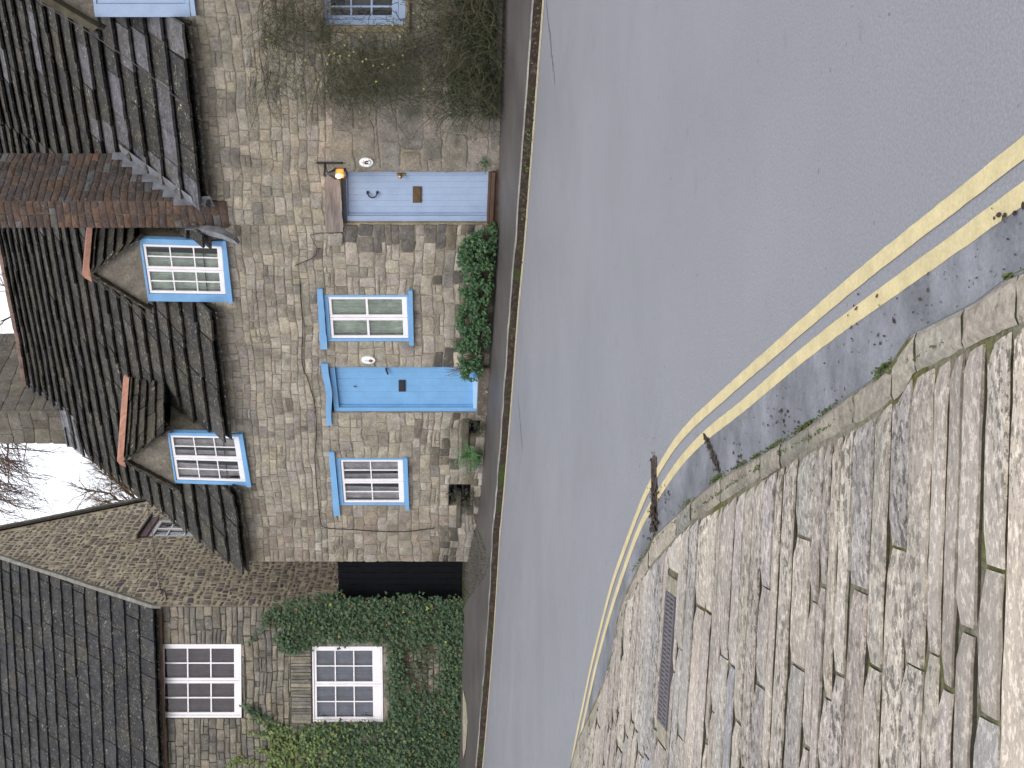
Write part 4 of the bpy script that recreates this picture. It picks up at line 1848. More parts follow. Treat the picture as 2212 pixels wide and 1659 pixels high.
d1 = make_dormer(H1, qDm1, (192, 593), (319, 671), (296, 519), (200, 494), (300, 478), roof_main)
d2 = make_dormer(H1, qDm2, (266, 997), (381, 1058), (360, 934), (279, 815), (362, 829), roof_main)
w = make_window(H1, qDm1, BLUE_WORN, (.13, .09, .06, .035), -.02, 2, 2, 3, cw=.04, bar=.02, curtain=CURT_GREEN, botrail=.07, cur_cover=.8, name='dormer_window')
mb = MB()
q = quad_px(FM, -.06, (503, 654), (488, 520), (480, 520), (494, 654))
poly_prism(mb, q, -.08, .03)
mb.build('sill', BLUE_WORN, w)
w = make_window(H1, qDm2, BLUE, (.065, .055, .04, .03), -.02, 2, 2, 3, cw=.045, bar=.02, curtain=CURT_NET, botrail=.085, name='dormer_window', drapes=True)
mb = MB()
q = quad_px(FM, -.06, (543, 1050.5), (524, 937), (515, 937), (533, 1050.5))
poly_prism(mb, q, -.08, .03)
mb.build('sill', BLUE, w)

# crumpled lead gutter beside the right dormer
mb = MB()
lp = [((400, 497), (400, 491), -.03), ((428, 497), (430, 490), -.05), ((436, 505), (446, 489), -.14), ((462, 512), (470, 492), -.20), ((478, 515), (486, 500), -.24), ((500, 524), (508, 512), -.30), ((514, 529), (516, 525), -.34)]
pv = None
for a, b, D in lp:
    cur = (FM.hit(a[0], a[1], D - .05), FM.hit((a[0] + b[0]) / 2, (a[1] + b[1]) / 2, D - .09), FM.hit(b[0], b[1], D))
    if pv:
        mb.quad(pv[0], pv[1], cur[1], cur[0])
        mb.quad(pv[1], pv[2], cur[2], cur[1])
        for (i0, i1) in ((0, 1), (1, 2)):
            o3 = Vector((0, .03, -.015))
            mb.quad(pv[i0] + o3, cur[i0] + o3, cur[i1] + o3, pv[i1] + o3)
    pv = cur
mb.build('lead_gutter', LEAD, H1)
# ================================================================== right-hand house (lilac door)
H2 = house('terraced_house', FM, 3.2, 0.0, .17, 'terraced stone house with lilac blue front door, timber lintel and brick chimney')
xc0 = FM.hit(300, 491).x          # brick chimney, left edge
xc1 = FM.hit(300, 432).x          # its right front edge
XR = FM.hit(700, -420).x
eave2 = sorted((lambda h: (h.x, h.z))(FM.hit(a, b, -.22)) for a, b in [(446, 446), (426, 250), (405, 50), (398, -20)])
zE2 = lambda x: lerp_pts(eave2, x)
SL2 = (zR(XM) - zE(XM)) / (DR + .22)
DR2 = DR + .25


def roof_right(x, y):
    return zE2(x) + SL2 * (y + .22)


fl = hit_roof(277, 330, roof_right)       # rear corner of the brick stack, where it meets the slates
cxb, cback = fl.x, fl.y
qD2 = quad_px(FM, 0, (1057, 483), (1057, 371), (740, 373), (742, 483))
qWR = quad_px(FM, 0, (875, 56), (880, -78), (694, -78), (699, 56))
qDmR = quad_px(FM, -.02, (412, 37), (398, -95), (190, -95), (205, 37))
x0d, x1d = FM.hit(1000, 494).x, FM.hit(1000, 371).x
odoor = (x0d, x1d, qD2[0][1] - .5, FM.hit(738, 430).z)
rW = open_rect(qWR)
xwl = FM.hit(800, 71).x
opens = [odoor, (xwl, rW[1], rW[2], rW[3])]
rD = open_rect(qDmR)
opens.append((rD[0] + .02, rD[1] - .02, rD[2] + .03, 9))
ztop2 = max(p[1] for p in eave2) + .12


def col_right(x, z):
    px, py = px_of(x, z)
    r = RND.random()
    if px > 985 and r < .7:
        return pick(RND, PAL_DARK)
    if py < 340 and px > 740 and r < .8:
        return pick(RND, [(2, (.19, .174, .147)), (2, (.21, .19, .155)), (1, (.16, .147, .124))])
    if py < 372 and px > 740:
        return pick(RND, [(2, (.225, .198, .168)), (2, (.20, .178, .152)), (1, (.245, .212, .17))])
    if r < .0:
        return pick(RND, [(1, (.09, .062, .052)), (1, (.11, .09, .075))])
    return pick(RND, [(4, (.305, .267, .212)), (3, (.282, .252, .205)), (2, (.25, .226, .19)), (1, (.33, .287, .222)), (1, (.215, .193, .163))])


def h_right(z):
    return RND.uniform(.27, .36) if z < 2.35 else RND.uniform(.095, .165)


mbw = MB()
sheet_with_holes(mbw, XM, XR, -.3, ztop2, opens, y=0, mi=0)
fw2 = mbw.build('front_wall', MORTAR, H2)
mbs = MB()
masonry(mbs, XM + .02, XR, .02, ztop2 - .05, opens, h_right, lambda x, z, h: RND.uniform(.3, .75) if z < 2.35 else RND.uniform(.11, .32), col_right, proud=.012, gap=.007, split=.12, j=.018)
mbs.build('stonework', STONE, fw2)
mbw = MB()
mbw.quad((XR, 0, -.3), (XR, 8, -.3), (XR, 8, ztop2), (XR, 0, ztop2))
mbw.quad((XM, 8, -.3), (XM, 8, ztop2), (XR, 8, ztop2), (XR, 8, -.3))
mbw.add([(XR, 0, ztop2), (XR, 8, ztop2), (XR, DR2, roof_right(XR, DR2))], [(0, 1, 2)])
mbw.build('side_wall', MORTAR, H2)

# roof
Ex2 = lambda p: Vector((p, -.22, zE2(p)))
Rx2 = lambda p: Vector((p, DR2, roof_right(p, DR2)))
RH2 = [(rD[0] + .01, rD[1] - .01, (1.0 + .22) / (DR2 + .22)), (xc0 - .5, xc1 - .02, (cback + .22) / (DR2 + .22))]
mbr = MB()
slates(mbr, Ex2, Rx2, 23, xc0 + .03, XR + .15, .35, .8, tail=.11, thick=.044, dim=.40, jit=.012, holes=RH2,
       pal=lambda i: [(3, (.066, .063, .060)), (2, (.055, .055, .056)), (2, (.085, .078, .068)), (5.5 if i < 7 else 1.0, (.165, .160, .175))])
rf2 = mbr.build('roof', SLATE, H2)
mbk = MB()
cx = sorted([xc0 + .03, xc1 - .02, XR + .1] + list(RH2[0][:2]))
for x0, x1 in zip(cx[:-1], cx[1:]):
    tt = max([h[2] for h in RH2 if h[0] < (x0 + x1) / 2 < h[1]] + [0])
    o3 = Vector((0, .02, -.055))
    mbk.quad(Ex2(x0).lerp(Rx2(x0), tt) + o3, Ex2(x1).lerp(Rx2(x1), tt) + o3, Rx2(x1) + o3, Rx2(x0) + o3, (.015, .014, .014))
    mbk.quad(Rx2(x0) + o3, Rx2(x1) + o3, (x1, 8.2, 4), (x0, 8.2, 4), (.04, .04, .04))
mbk.build('rear_slope', SLATE, rf2)
mbe = MB()
x = xc1
while x < XR:
    w = RND.uniform(.25, .5)
    a, b = x, min(x + w, XR)
    x += w
    if RH2[0][0] - .1 < (a + b) / 2 < RH2[0][1] + .1:
        if mbe.v:
            mbe.build('eaves_course', SLATE, rf2)
            mbe = MB()
        continue
    za, zb2 = zE2(a), zE2(b)
    vs = [(a + .004, -.20, za - .05), (b - .004, -.20, zb2 - .05), (b - .004, .06, zb2 + .11), (a + .004, .06, za + .11),
          (a + .004, -.20, za - .012), (b - .004, -.20, zb2 - .012), (b - .004, .06, zb2 + .16), (a + .004, .06, za + .16)]
    mbe.add(vs, [(0, 3, 2, 1), (4, 5, 6, 7), (0, 1, 5, 4), (1, 2, 6, 5), (2, 3, 7, 6), (3, 0, 4, 7)], pick(RND, [(1, (.05, .046, .04)), (1, (.035, .034, .032))]))
if mbe.v:
    mbe.build('eaves_course', SLATE, rf2)

# brick chimney
zc = FM.hit(488, 488).z
ctop = 9.6
mbc = MB()
pl = [(xc0 + .012, -.02), (xc1 - .012, -.02), (cxb - .012, cback), (xc0 + .012, cback)]
mbc.add([(p[0], p[1], zc - .05) for p in pl] + [(p[0], p[1], ctop) for p in pl], [(0, 1, 5, 4), (1, 2, 6, 5), (2, 3, 7, 6), (3, 0, 4, 7), (4, 5, 6, 7)])
sl_ = math.hypot(cxb - xc1, cback + .03)
sdx, sdy = (cxb - xc1) / sl_, (cback + .03) / sl_


def side_xf(x, y, z):
    """x runs back along the splayed right side, -y is proud of it"""
    return (xc1 - .012 + sdx * x - y * sdy, -.03 + sdy * x + y * sdx, z)



ch2 = mbc.build('brick_chimney', mat_mortar('brick_joint', (.115, .088, .066)), H2)
mbs = MB()


def bcol(x, z):
    px, py = px_of(x, z)
    if px > 440 and RND.random() < .12:
        return pick(RND, [(1, (.33, .12, .055))])
    return pick(RND, PAL_BRICK)


def bcol2(x, z):
    c = pick(RND, PAL_BRICK)
    return (c[0] * .88, c[1] * .97, c[2] * 1.02)


masonry(mbs, xc0, xc1, zc - .03, ctop, [], lambda z: .104, lambda x, z, h: RND.choice([.115, .21, .23]), bcol, y=-.02, proud=.012, gap=.009, j=.004, split=0)
masonry(mbs, 0.0, sl_, zc + .12, ctop, [], lambda z: .104, lambda x, z, h: RND.choice([.115, .23, .21, .23]), bcol2, y=0, proud=.012, gap=.009, j=.004, split=0,
        xf=side_xf)
mbs.build('brickwork', BRICK, ch2)
mbf = MB()
mbf.box(xc0 - .05, cxb + .05, -.08, cback + .05, ctop, ctop + .16, bev=.02)
mbf.build('cap', BRICK, ch2)
# stepped lead flashing up the slope
mbl = MB()
n = 7
for k in range(n):
    a, b = -.10 + (sl_ + .10) * k / n, -.10 + (sl_ + .10) * (k + 1) / n
    P_ = lambda s_, o_, dz: (lambda q: (q[0], q[1], roof_right(q[0], q[1]) + dz))(side_xf(s_, o_, 0))
    p0, p1 = P_(a, -.020, .10), P_(b, -.020, .10)
    zt_ = p1[2] + .13
    mbl.add([p0, p1, (p1[0], p1[1], zt_), (p0[0], p0[1], zt_ - .01)], [(0, 1, 2, 3)])
    mbl.quad(p0, P_(a, -.17, .15), P_(b, -.17, .15), p1)
mbl.quad((xc1 + .01, -.16, zE2(xc1) + .09), (xc1 + .19, -.27, zE2(xc1) + .04), (xc1 + .19, -.24, zE2(xc1) - .06), (xc1 - .05, -.10, zE2(xc1) - .10))
mbl.build('flashing', LEAD, ch2)

# front door
mb = MB()
a, b = FM.hit(1069, 495, -.05), FM.hit(1057.5, 372, -.05)
mb.box(a.x, b.x, -.06, .16, b.z - .085, b.z - .035, bev=.006)
mb.box(a.x + .05, b.x, .0, .16, b.z - .034, b.z + .002, bev=.006)
mb.box(a.x - .02, b.x + .02, -.02, .16, a.z - .25, b.z - .086)
mb.build('doorstep', DARKWOOD, H2)
dr, lq, tf2, dw, dh = make_door(H2, qD2, LILAC, .06, .085, .006, .06, .04, 7)
mb = MB()
mb.box(x0d, qD2[0][0] - .001, .012, .16, qD2[0][1] - .05, odoor[3], bev=.01, col=(.27, .22, .14))
mb.build('door_jamb', KERBM, H2)
mb = MB()
a, b = FM.hit(749.5, 483, .03), FM.hit(739.5, 371, .03)
mb.box(a.x, b.x, .03, .17, a.z, odoor[3] + .02, bev=.004)
mb.build('door_head', mat_flat('dark_slate_paint', (.055, .065, .085), .6, .2, 9), H2)
mb = MB()
a, b = FM.hit(911, 438, .11), FM.hit(891.5, 403, .11)
W_, H_ = b.x - a.x, b.z - a.z
mb.box(a.x, b.x, .105, .125, a.z, b.z, bev=.005)
mb.box(a.x + .02, b.x - .02, .098, .11, a.z + .022, b.z - .022, bev=.004)
mb.build('letterbox', BRONZE, dr)
mb = MB()
pts = []
for k in range(15):
    t = math.pi * (0.0 + k / 14)
    px = 804.5 - 10.5 * math.cos(t)
    py = 416 + 11 * math.sin(t)
    pts.append(FM.hit(px, py, .085))
mb.tube(pts, .009, 8)
for px in (794, 815):
    c = FM.hit(px, 416.5, .095)
    mb.box(c.x - .017, c.x + .017, .085, .125, c.z - .017, c.z + .017, bev=.006)
mb.build('knocker', IRON, dr)
mb = MB()
a, b = FM.hit(876, 379.5, .11), FM.hit(857, 374, .11)
mb.box(a.x, b.x, .10, .125, a.z, b.z, bev=.004)
c = FM.hit(865, 381, .06)
cs = FM.hit(865, 378, .11)
mb.tube([cs, Vector((c.x, .085, c.z)), c], [.014, .012, .012], 8)
for k in range(1):
    n = 10
    vs = []
    for i in range(5):
        t = math.pi * (i + .5) / 5
        for j in range(n):
            u_ = 2 * math.pi * j / n
            vs.append((c.x + .03 * math.sin(t) * math.cos(u_), c.y - .012 + .026 * math.cos(t), c.z + .03 * math.sin(t) * math.sin(u_)))
    fs = [(i * n + j, i * n + (j + 1) % n, (i + 1) * n + (j + 1) % n, (i + 1) * n + j) for i in range(4) for j in range(n)]
    fs += [tuple(range(n)), tuple(range(4 * n, 5 * n))]
    mb.add(vs, fs)
mb.build('door_handle', BRASS, dr, smooth=False)
# old timber lintel
mb = MB()
q = quad_px(FM, -.03, (742, 500), (733, 371), (702, 373), (703, 500))
nn = 16
top = [(q[3][0] + (q[2][0] - q[3][0]) * k / nn, q[3][1] + (q[2][1] - q[3][1]) * k / nn + RND.uniform(-.007, .007)) for k in range(nn + 1)]
bot = [(q[0][0] + (q[1][0] - q[0][0]) * k / nn, q[0][1] + (q[1][1] - q[0][1]) * k / nn + RND.uniform(-.007, .007)) for k in range(nn + 1)]
poly_prism(mb, bot + top[::-1], -.045, .1)
mtl = Mt('old_oak', .85, .2)
c_ = mtl.scale_col((.24, .20, .18), mtl.ramp(mtl.noise(9, 6, .7, (.25, 1, 1.6)), .3, .7, .55, 1.3))
c_ = mtl.mix(c_, (.05, .035, .03), mtl.ramp(mtl.noise(14, 5, .7, (.12, 1, 2.2)), .64, .70, 0, .8))
mtl.color(c_)
mtl.bump(mtl.noise(18, 6, .7, (.15, 1, 2)), .8, .015)
mb.build('lintel', mtl.mat, H2)
mb = MB()
q = quad_px(FM, -.02, (742, 529), (741, 502), (709, 502), (709, 529))
stone_piece(mb, q[0][0], q[1][0], q[0][1], q[2][1], (.30, .27, .235), -.02, .03, .01)
mb.build('lintel_end', STONE, H2)

# ground floor window, partly out of the picture
w = make_window(H2, (lambda q: q)(qWR), LILAC, (.07, .07, .09, .05), .03, 2, 2, 3, sash_mat=LILAC, cw=.045, bar=.024, curtain=None, botrail=.08)
mb = MB()
cq = inner_quad(qWR, .1, .1, .1, .1)
for (a, b, c, d, yy, cc) in ((0, .28, .0, .8, .30, (.22, .19, .16)), (.3, .5, .1, .9, .4, (.05, .04, .05)), (.55, 1, 0, .45, .35, (.16, .13, .10))):
    mb.quad(bil(cq, a, c, yy), bil(cq, b, c, yy), bil(cq, b, d, yy), bil(cq, a, d, yy), cc)
mb.build('curtain', SIGNC, w)
mb = MB()
a = FM.hit(876, 73, -.02)
b = FM.hit(699, 56, -.02)
mb.box(xwl, qWR[0][0] - .001, -.006, .16, rW[2], rW[3], bev=.01, col=(.26, .21, .135))
mb.build('reveal', KERBM, w)
mb = MB()
a, b = FM.hit(886, 72, -.03), FM.hit(876, -82, -.03)
mb.box(a.x, b.x, -.05, .14, a.z, b.z, bev=.01, col=(.22, .185, .125))
mb.build('sill', KERBM, w)

# dormer at the top right
dmr = make_dormer(H2, qDmR, (30, -31), (215, 63), (205, -125), (60, -190), (190, -210), roof_right)
w = make_window(H2, qDmR, LILAC, (.17, .12, .05, .04), -.02, 2, 2, 3, sash_mat=LILAC, cw=.05, bar=.024, curtain=CURT_NET, botrail=.08, name='dormer_window', cur_cover=.5)
mb = MB()
q = quad_px(FM, -.06, (424, 33), (408, -98), (399, -98), (414, 33))
poly_prism(mb, q, -.09, .03)
mb.build('sill', LILAC, w)
mb = MB()
a, b = FM.hit(200, 66, -.13), FM.hit(78, -6, -.13)
a2, b2 = FM.hit(214, 58, -.13), FM.hit(97, -12, -.13)
poly_prism(mb, [(a.x, a.z), (a2.x, a2.z), (b2.x, b2.z), (b.x, b.z)], -.16, .0)
mb.build('bargeboard', VERGE, w)

# ================================================================== ivy-clad house at the left
H3 = house('ivy_house', FI, -1.5, 0, .5, 'grey stone house with slate roof, white casement windows and ivy growing over it')
e3 = sorted((lambda h: (h.x, h.z))(FI.hit(a, b, -.18)) for a, b in ((335, 1310), (348, 1659)))
zE3 = lambda x: lerp_pts(e3, x)
YA, ZA = 3.76, 10.98
XL3 = -7.5
qI1 = quad_px(FI, 0, (522, 1550.5), (521, 1391.5), (343, 1391.5), (345, 1550.5))
qI2 = quad_px(FI, 0, (828, 1560), (826, 1396.5), (674, 1396.5), (676, 1560))
opens = [open_rect(qI1), open_rect(qI2)]
zt3 = min(p[1] for p in e3) + .12
mbw = MB()
sheet_with_holes(mbw, XL3, .0, -.2, zt3, opens)
fw3 = mbw.build('front_wall', MORTAR_D, H3)


def col_ivy(x, z):
    return pick(RND, PAL_IVYWALL)


mbs = MB()
zl = FI.hit(668, 1480).z
vous = (qI2[0][0] - .02, qI2[1][0] + .05, zl - .12, zl + .26)
masonry(mbs, XL3, .0, .4, zt3 - .03, opens + [(qI2[0][0] - .02, qI2[1][0] + .05, zl - .06, zl + .33)], lambda z: RND.uniform(.09, .16), lambda x, z, h: RND.uniform(.16, .5), col_ivy, proud=.016, gap=.012, split=.08)
# soldier stones over the lower window
x = qI2[0][0] - .02
while x < qI2[1][0] + .05:
    w_ = RND.uniform(.045, .085)
    stone_piece(mbs, x, x + w_ - .008, zl - .04, zl + .33, pick(RND, PAL_IVYWALL), 0, .026, .008)
    x += w_
mbs.build('stonework', STONE, fw3)

# gable wall, seen from its right
win_g = [FI.hitx(a, b, 0) for a, b in ((432, 1158), (432, 1122), (332, 1124), (345, 1157))]
gy0, gy1 = min(p.y for p in win_g), max(p.y for p in win_g)
gz0, gz1 = win_g[0].z, max(p.z for p in win_g) - .1
_zr = lambda y: zE3(0) + (ZA + .1 - zE3(0)) * (y + .18) / (YA + .18) - .05
gtop = lambda y: min(_zr(y), ZA + .08, 10.15 - 1.17 * (y - 4.47))
mbw = MB()
DEP = 9.2
pg = [(0, 0, -.2), (0, gy0, -.2), (0, gy0, gtop(gy0))] + ([(0, YA, gtop(YA))] if gy0 > YA else []) + [(0, 0, gtop(0))]
mbw.add(pg, [tuple(range(len(pg)))])
mbw.add([(0, gy0, -.2), (0, gy1, -.2), (0, gy1, gz0), (0, gy0, gz0)], [(0, 1, 2, 3)])
mbw.add([(0, gy0, gz1), (0, gy1, gz1), (0, gy1, gtop(gy1)), (0, YA, ZA - .05), (0, gy0, gtop(gy0))] if gy0 < YA < gy1 else [(0, gy0, gz1), (0, gy1, gz1), (0, gy1, gtop(gy1)), (0, gy0, gtop(gy0))],
        [tuple(range(5 if gy0 < YA < gy1 else 4))])
tail_ = [(0, gy1, -.2), (0, DEP, -.2), (0, DEP, gtop(DEP))]
if gy1 < YA:
    tail_.append((0, YA, ZA - .05))
tail_.append((0, gy1, gtop(gy1)))
mbw.add(tail_, [tuple(range(len(tail_)))])
for (a, b) in (((gy0, gz0), (gy1, gz0)), ((gy1, gz0), (gy1, gz1)), ((gy1, gz1), (gy0, gz1)), ((gy0, gz1), (gy0, gz0))):
    mbw.quad((0, a[0], a[1]), (0, b[0], b[1]), (-.2, b[0], b[1]), (-.2, a[0], a[1]))
gw = mbw.build('gable_wall', MORTAR_O, H3)


def inside_g(x, z, a, b, c, d):
    return d < min(gtop(a), gtop(b)) - .02


mbs = MB()
masonry(mbs, 0.0, DEP, .4, ZA, [(gy0, gy1, gz0, gz1)], lambda z: RND.uniform(.09, .19), lambda x, z, h: RND.uniform(.08, .28) * (1 if x > .3 else 1.2), lambda x, z: pick(RND, PAL_FLINT),
        proud=.010, gap=.030, j=.03, split=.3, shrink=.35, inside=inside_g, xf=lambda x, y, z: (-y, x, z))
mbs.build('rubble', FLINT, gw)
# other walls
mbw = MB()
mbw.quad((XL3, 0, -.2), (XL3, 0, zt3), (XL3, DEP, zt3), (XL3, DEP, -.2))
mbw.quad((XL3, DEP, -.2), (XL3, DEP, gtop(DEP)), (0, DEP, gtop(DEP)), (0, DEP, -.2))
mbw.build('side_wall', MORTAR_D, H3)
# roof
Ex3 = lambda p: Vector((p, -.18, zE3(p)))
Rx3 = lambda p: Vector((p, YA, ZA + .1))
mbr = MB()
slates(mbr, Ex3, Rx3, 21, XL3 - .1, .03, .28, .72, tail=.062, thick=.036, dim=.55, jit=.008, lap=.4,
       pal=[(4, (.055, .056, .060)), (3, (.046, .047, .051)), (2, (.064, .064, .065)), (1, (.078, .076, .07))])
rf3 = mbr.build('roof', SLATE2, H3)
mbk = MB()
o3 = Vector((0, .01, -.05))
mbk.quad(Ex3(XL3) + o3, Ex3(0) + o3, Rx3(0) + o3, Rx3(XL3) + o3, (.015, .014, .014))
mbk.quad(Rx3(XL3) + o3, Rx3(.06) + o3, (.06, DEP + .2, gtop(DEP + .2) + .06), (XL3, DEP + .2, gtop(DEP + .2) + .06), (.04, .04, .04))
mbk.build('rear_slope', SLATE2, rf3)
# mortar verges
mbv = MB()
for k in range(16):
    for (P, Q) in ((Ex3(.03), Rx3(.03)), ((Vector((.03, YA, ZA + .1))), Vector((.03, DEP + .2, gtop(DEP + .2) + .1)))):
        a, b = P.lerp(Q, k / 16), P.lerp(Q, (k + 1.02) / 16)
        j = RND.uniform(-.008, .008)
        vs = []
        for p in (a, b):
            for (dx, dz) in ((0, -.10), (.055 + j, -.10), (.065 + j, .05), (0, .075)):
                vs.append(p + Vector((dx, 0, dz)))
        mbv.add(vs, [(0, 1, 5, 4), (1, 2, 6, 5), (2, 3, 7, 6), (3, 0, 4, 7), (3, 2, 1, 0), (4, 5, 6, 7)])
mbv.build('verge', MORTARC, rf3)
# eaves shadow board
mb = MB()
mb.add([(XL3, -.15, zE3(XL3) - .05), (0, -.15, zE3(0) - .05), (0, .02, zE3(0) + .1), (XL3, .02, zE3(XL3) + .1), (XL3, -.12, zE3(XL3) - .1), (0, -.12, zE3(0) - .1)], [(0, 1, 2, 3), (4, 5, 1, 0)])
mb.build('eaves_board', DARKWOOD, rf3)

make_window(H3, qI1, WHITE, (.045, .04, .03, .04), .0, 2, 2, 3, cw=.05, bar=.026, curtain=BLIND, botrail=.10)
make_window(H3, qI2, WHITE, (.045, .04, .03, .03), .0, 2, 2, 3, cw=.045, bar=.022, curtain=BLIND2, botrail=.15)
# window in the gable (plane x = 0): bars built along y
mb = MB()
def gbox(y0, y1, z0, z1, x0=-.02, x1=-.09):
    mb.box(min(x0, x1), max(x0, x1), y0, y1, z0, z1, bev=.004)
gbox(gy0, gy0 + .09, gz0, gz1)
gbox(gy1 - .09, gy1, gz0, gz1)
gbox(gy0 + .09, gy1 - .09, gz1 - .09, gz1)
gbox(gy0 + .09, gy1 - .09, gz0, gz0 + .09)
ym = (gy0 + gy1) / 2
gbox(ym - .05, ym + .05, gz0 + .09, gz1 - .09)
nz = 3
for k in range(1, nz):
    zz = gz0 + (gz1 - gz0) * k / nz
    gbox(gy0 + .09, gy1 - .09, zz - .018, zz + .018, -.03, -.07)
gwn = mb.build('window', WHITE, gw)
mb = MB()
mb.quad((-.055, gy0, gz0), (-.055, gy1, gz0), (-.055, gy1, gz1), (-.055, gy0, gz1))
mb.build('pane', GLASS, gw)
mb = MB()
mb.add([(-.19, gy0 - .1, gz0 - .1), (-.19, gy1 + .1, gz0 - .1), (-.19, gy1 + .1, gz1 + .1), (-.19, gy0 - .1, gz1 + .1)], [(0, 1, 2, 3)])
mb.build('room_interior', ROOM, gw)
mb = MB()
mb.box(-.1, .03, gy0 - .12, gy1 + .12, gz1 + .005, gz1 + .17, bev=.01)
mb.box(.0, .10, gy0 - .22, gy1 + .22, gz1 + .175, gz1 + .215, bev=.006, mi=1)
mb.build('lintel', [MAROON, MORTARC], gw)

# ------------------------------------------------------------------ black gate between the two houses
gx0_, gx1_ = FI.hit(860, 1290, .32).x, FI.hit(860, 1196, .32).x
gzb, gzt = FI.hit(1001, 1250, .32).z, FI.hit(730, 1250, .32).z
gt = house('timber_gate', FI, (gx0_ + gx1_) / 2, .32, gzb, 'tall black boarded gate in the passage between the two houses', 'gate')
mb = MB()
n = 7
for k in range(n):
    a, b = gx0_ + (gx1_ - gx0_) * k / n, gx0_ + (gx1_ - gx0_) * (k + 1) / n
    mb.box(a + .003, b - .003, .32 + RND.uniform(0, .006), .35, gzb + .02, gzt - RND.uniform(0, .01), bev=.004)
mb.build('boards', GATEM, gt)
mb = MB()
mb.box(gx0_ - .09, gx0_ - .004, .30, .40, gzb - .2, gzt + .09, bev=.006)
mb.build('gate_post', GATEM, gt)
mb = MB()
mb.box(gx1_ + .004, gx1_ + .09, .30, .40, gzb - .2, gzt + .02, bev=.006)
mb.build('gate_post', GATEM, gt)
for zz in (gzb + .25, (gzb + gzt) / 2, gzt - .22):
    mb = MB()
    mb.box(gx0_, gx1_, .352, .39, zz - .05, zz + .05, bev=.004)
    mb.build('rail', GATEM, gt)

# ------------------------------------------------------------------ things on the walls
# lantern by the lilac door
lb = FM.hit(712, 352, 0)
ln = house('wall_lantern', FM, lb.x, -.03, lb.z, 'lit black iron wall lantern glowing orange above the lilac door', 'lantern')
mb = MB()
a, b = FM.hit(737, 352, -.035), FM.hit(687, 352, -.035)
mb.tube([a, b], .016, 6)
for p_ in (a, b):
    mb.tube([p_ + Vector((0, 0, -.03)), p_, p_ + Vector((0, 0, .03))], [.003, .02, .003], 6)
s0 = FM.hit(702, 352, -.035)
mid = FM.hit(702, 366, -.18)
tip = FM.hit(700, 379, -.26)
mb.tube([s0, mid, tip], .014, 6)
mb.tube([tip, tip + Vector((0, -.005, -.03))], .02, 6)
mb.build('bracket', IRON, ln)
# lantern body, hanging from the arm
lc = FM.hit(733, 375, -.24)
mb = MB()
cap0 = FM.hit(708, 375, -.24)
mb.tube([Vector((lc.x, lc.y, cap0.z)), Vector((lc.x, lc.y, cap0.z - .03)), Vector((lc.x, lc.y, FM.hit(724, 375, -.24).z)), Vector((lc.x, lc.y, FM.hit(725.5, 375, -.24).z))], [.02, .035, .085, .088], 8)
bz = FM.hit(749, 375, -.24).z
mb.tube([Vector((lc.x, lc.y, bz)), Vector((lc.x, lc.y, bz + .012)), Vector((lc.x, lc.y, bz + .04))], [.055, .085, .08], 8)
for k in range(6):
    t = 2 * math.pi * k / 6
    dx, dy = .072 * math.cos(t), .072 * math.sin(t)
    mb.tube([Vector((lc.x + dx, lc.y + dy, bz + .03)), Vector((lc.x + dx * 1.1, lc.y + dy * 1.1, FM.hit(725, 375, -.24).z))], .005, 4)
mb.tube([tip + Vector((0, 0, -.02)), Vector((lc.x, lc.y, cap0.z))], .006, 4)
mb.build('lantern_body', IRON, ln)
mb = MB()
mb.tube([Vector((lc.x, lc.y, bz + .035)), Vector((lc.x, lc.y, bz + .06)), Vector((lc.x, lc.y, bz + .13)), Vector((lc.x, lc.y, bz + .165))], [.058, .068, .066, .05], 8)
me = Mt('amber_glass', .3, .4)
me.color((.6, .22, .05))
me.b.inputs['Emission Color'].default_value = (1.0, .33, .06, 1)
me.b.inputs['Emission Strength'].default_value = .42
mb.build('lamp_glass', me.mat, ln, smooth=True)
mb = MB()
n = 10
c = Vector((lc.x - .0, lc.y - .072, bz + .105))
vs = []
for i in range(6):
    t = math.pi * (i + .5) / 6
    for j in range(n):
        u_ = 2 * math.pi * j / n
        vs.append((c.x + .034 * math.sin(t) * math.cos(u_), c.y + .02 * math.sin(t) * math.sin(u_), c.z + .042 * math.cos(t)))
mb.add(vs, [(i * n + j, i * n + (j + 1) % n, (i + 1) * n + (j + 1) % n, (i + 1) * n + j) for i in range(5) for j in range(n)] + [tuple(range(n)), tuple(range(5 * n, 6 * n))])
me = Mt('bulb_glow', .3, .4)
me.color((1, .8, .5))
me.b.inputs['Emission Color'].default_value = (1.0, .62, .25, 1)
me.b.inputs['Emission Strength'].default_value = 3
mb.build('bulb', me.mat, ln, smooth=True)
L = bpy.data.lights.new('lantern_light', 'POINT')
L.energy = 1.6
L.color = (1, .5, .18)
L.shadow_soft_size = .06
lo = bpy.data.objects.new('lantern_light', L)
COL.objects.link(lo)
lo.parent = ln
lo.location = (lc.x - CUR[0], lc.y - .16 - CUR[1], bz + .10 - CUR[2])


def ellipse(c, rx, rz, n=28):
    return [(c.x + rx * math.cos(2 * math.pi * k / n), c.z + rz * math.sin(2 * math.pi * k / n)) for k in range(n)]


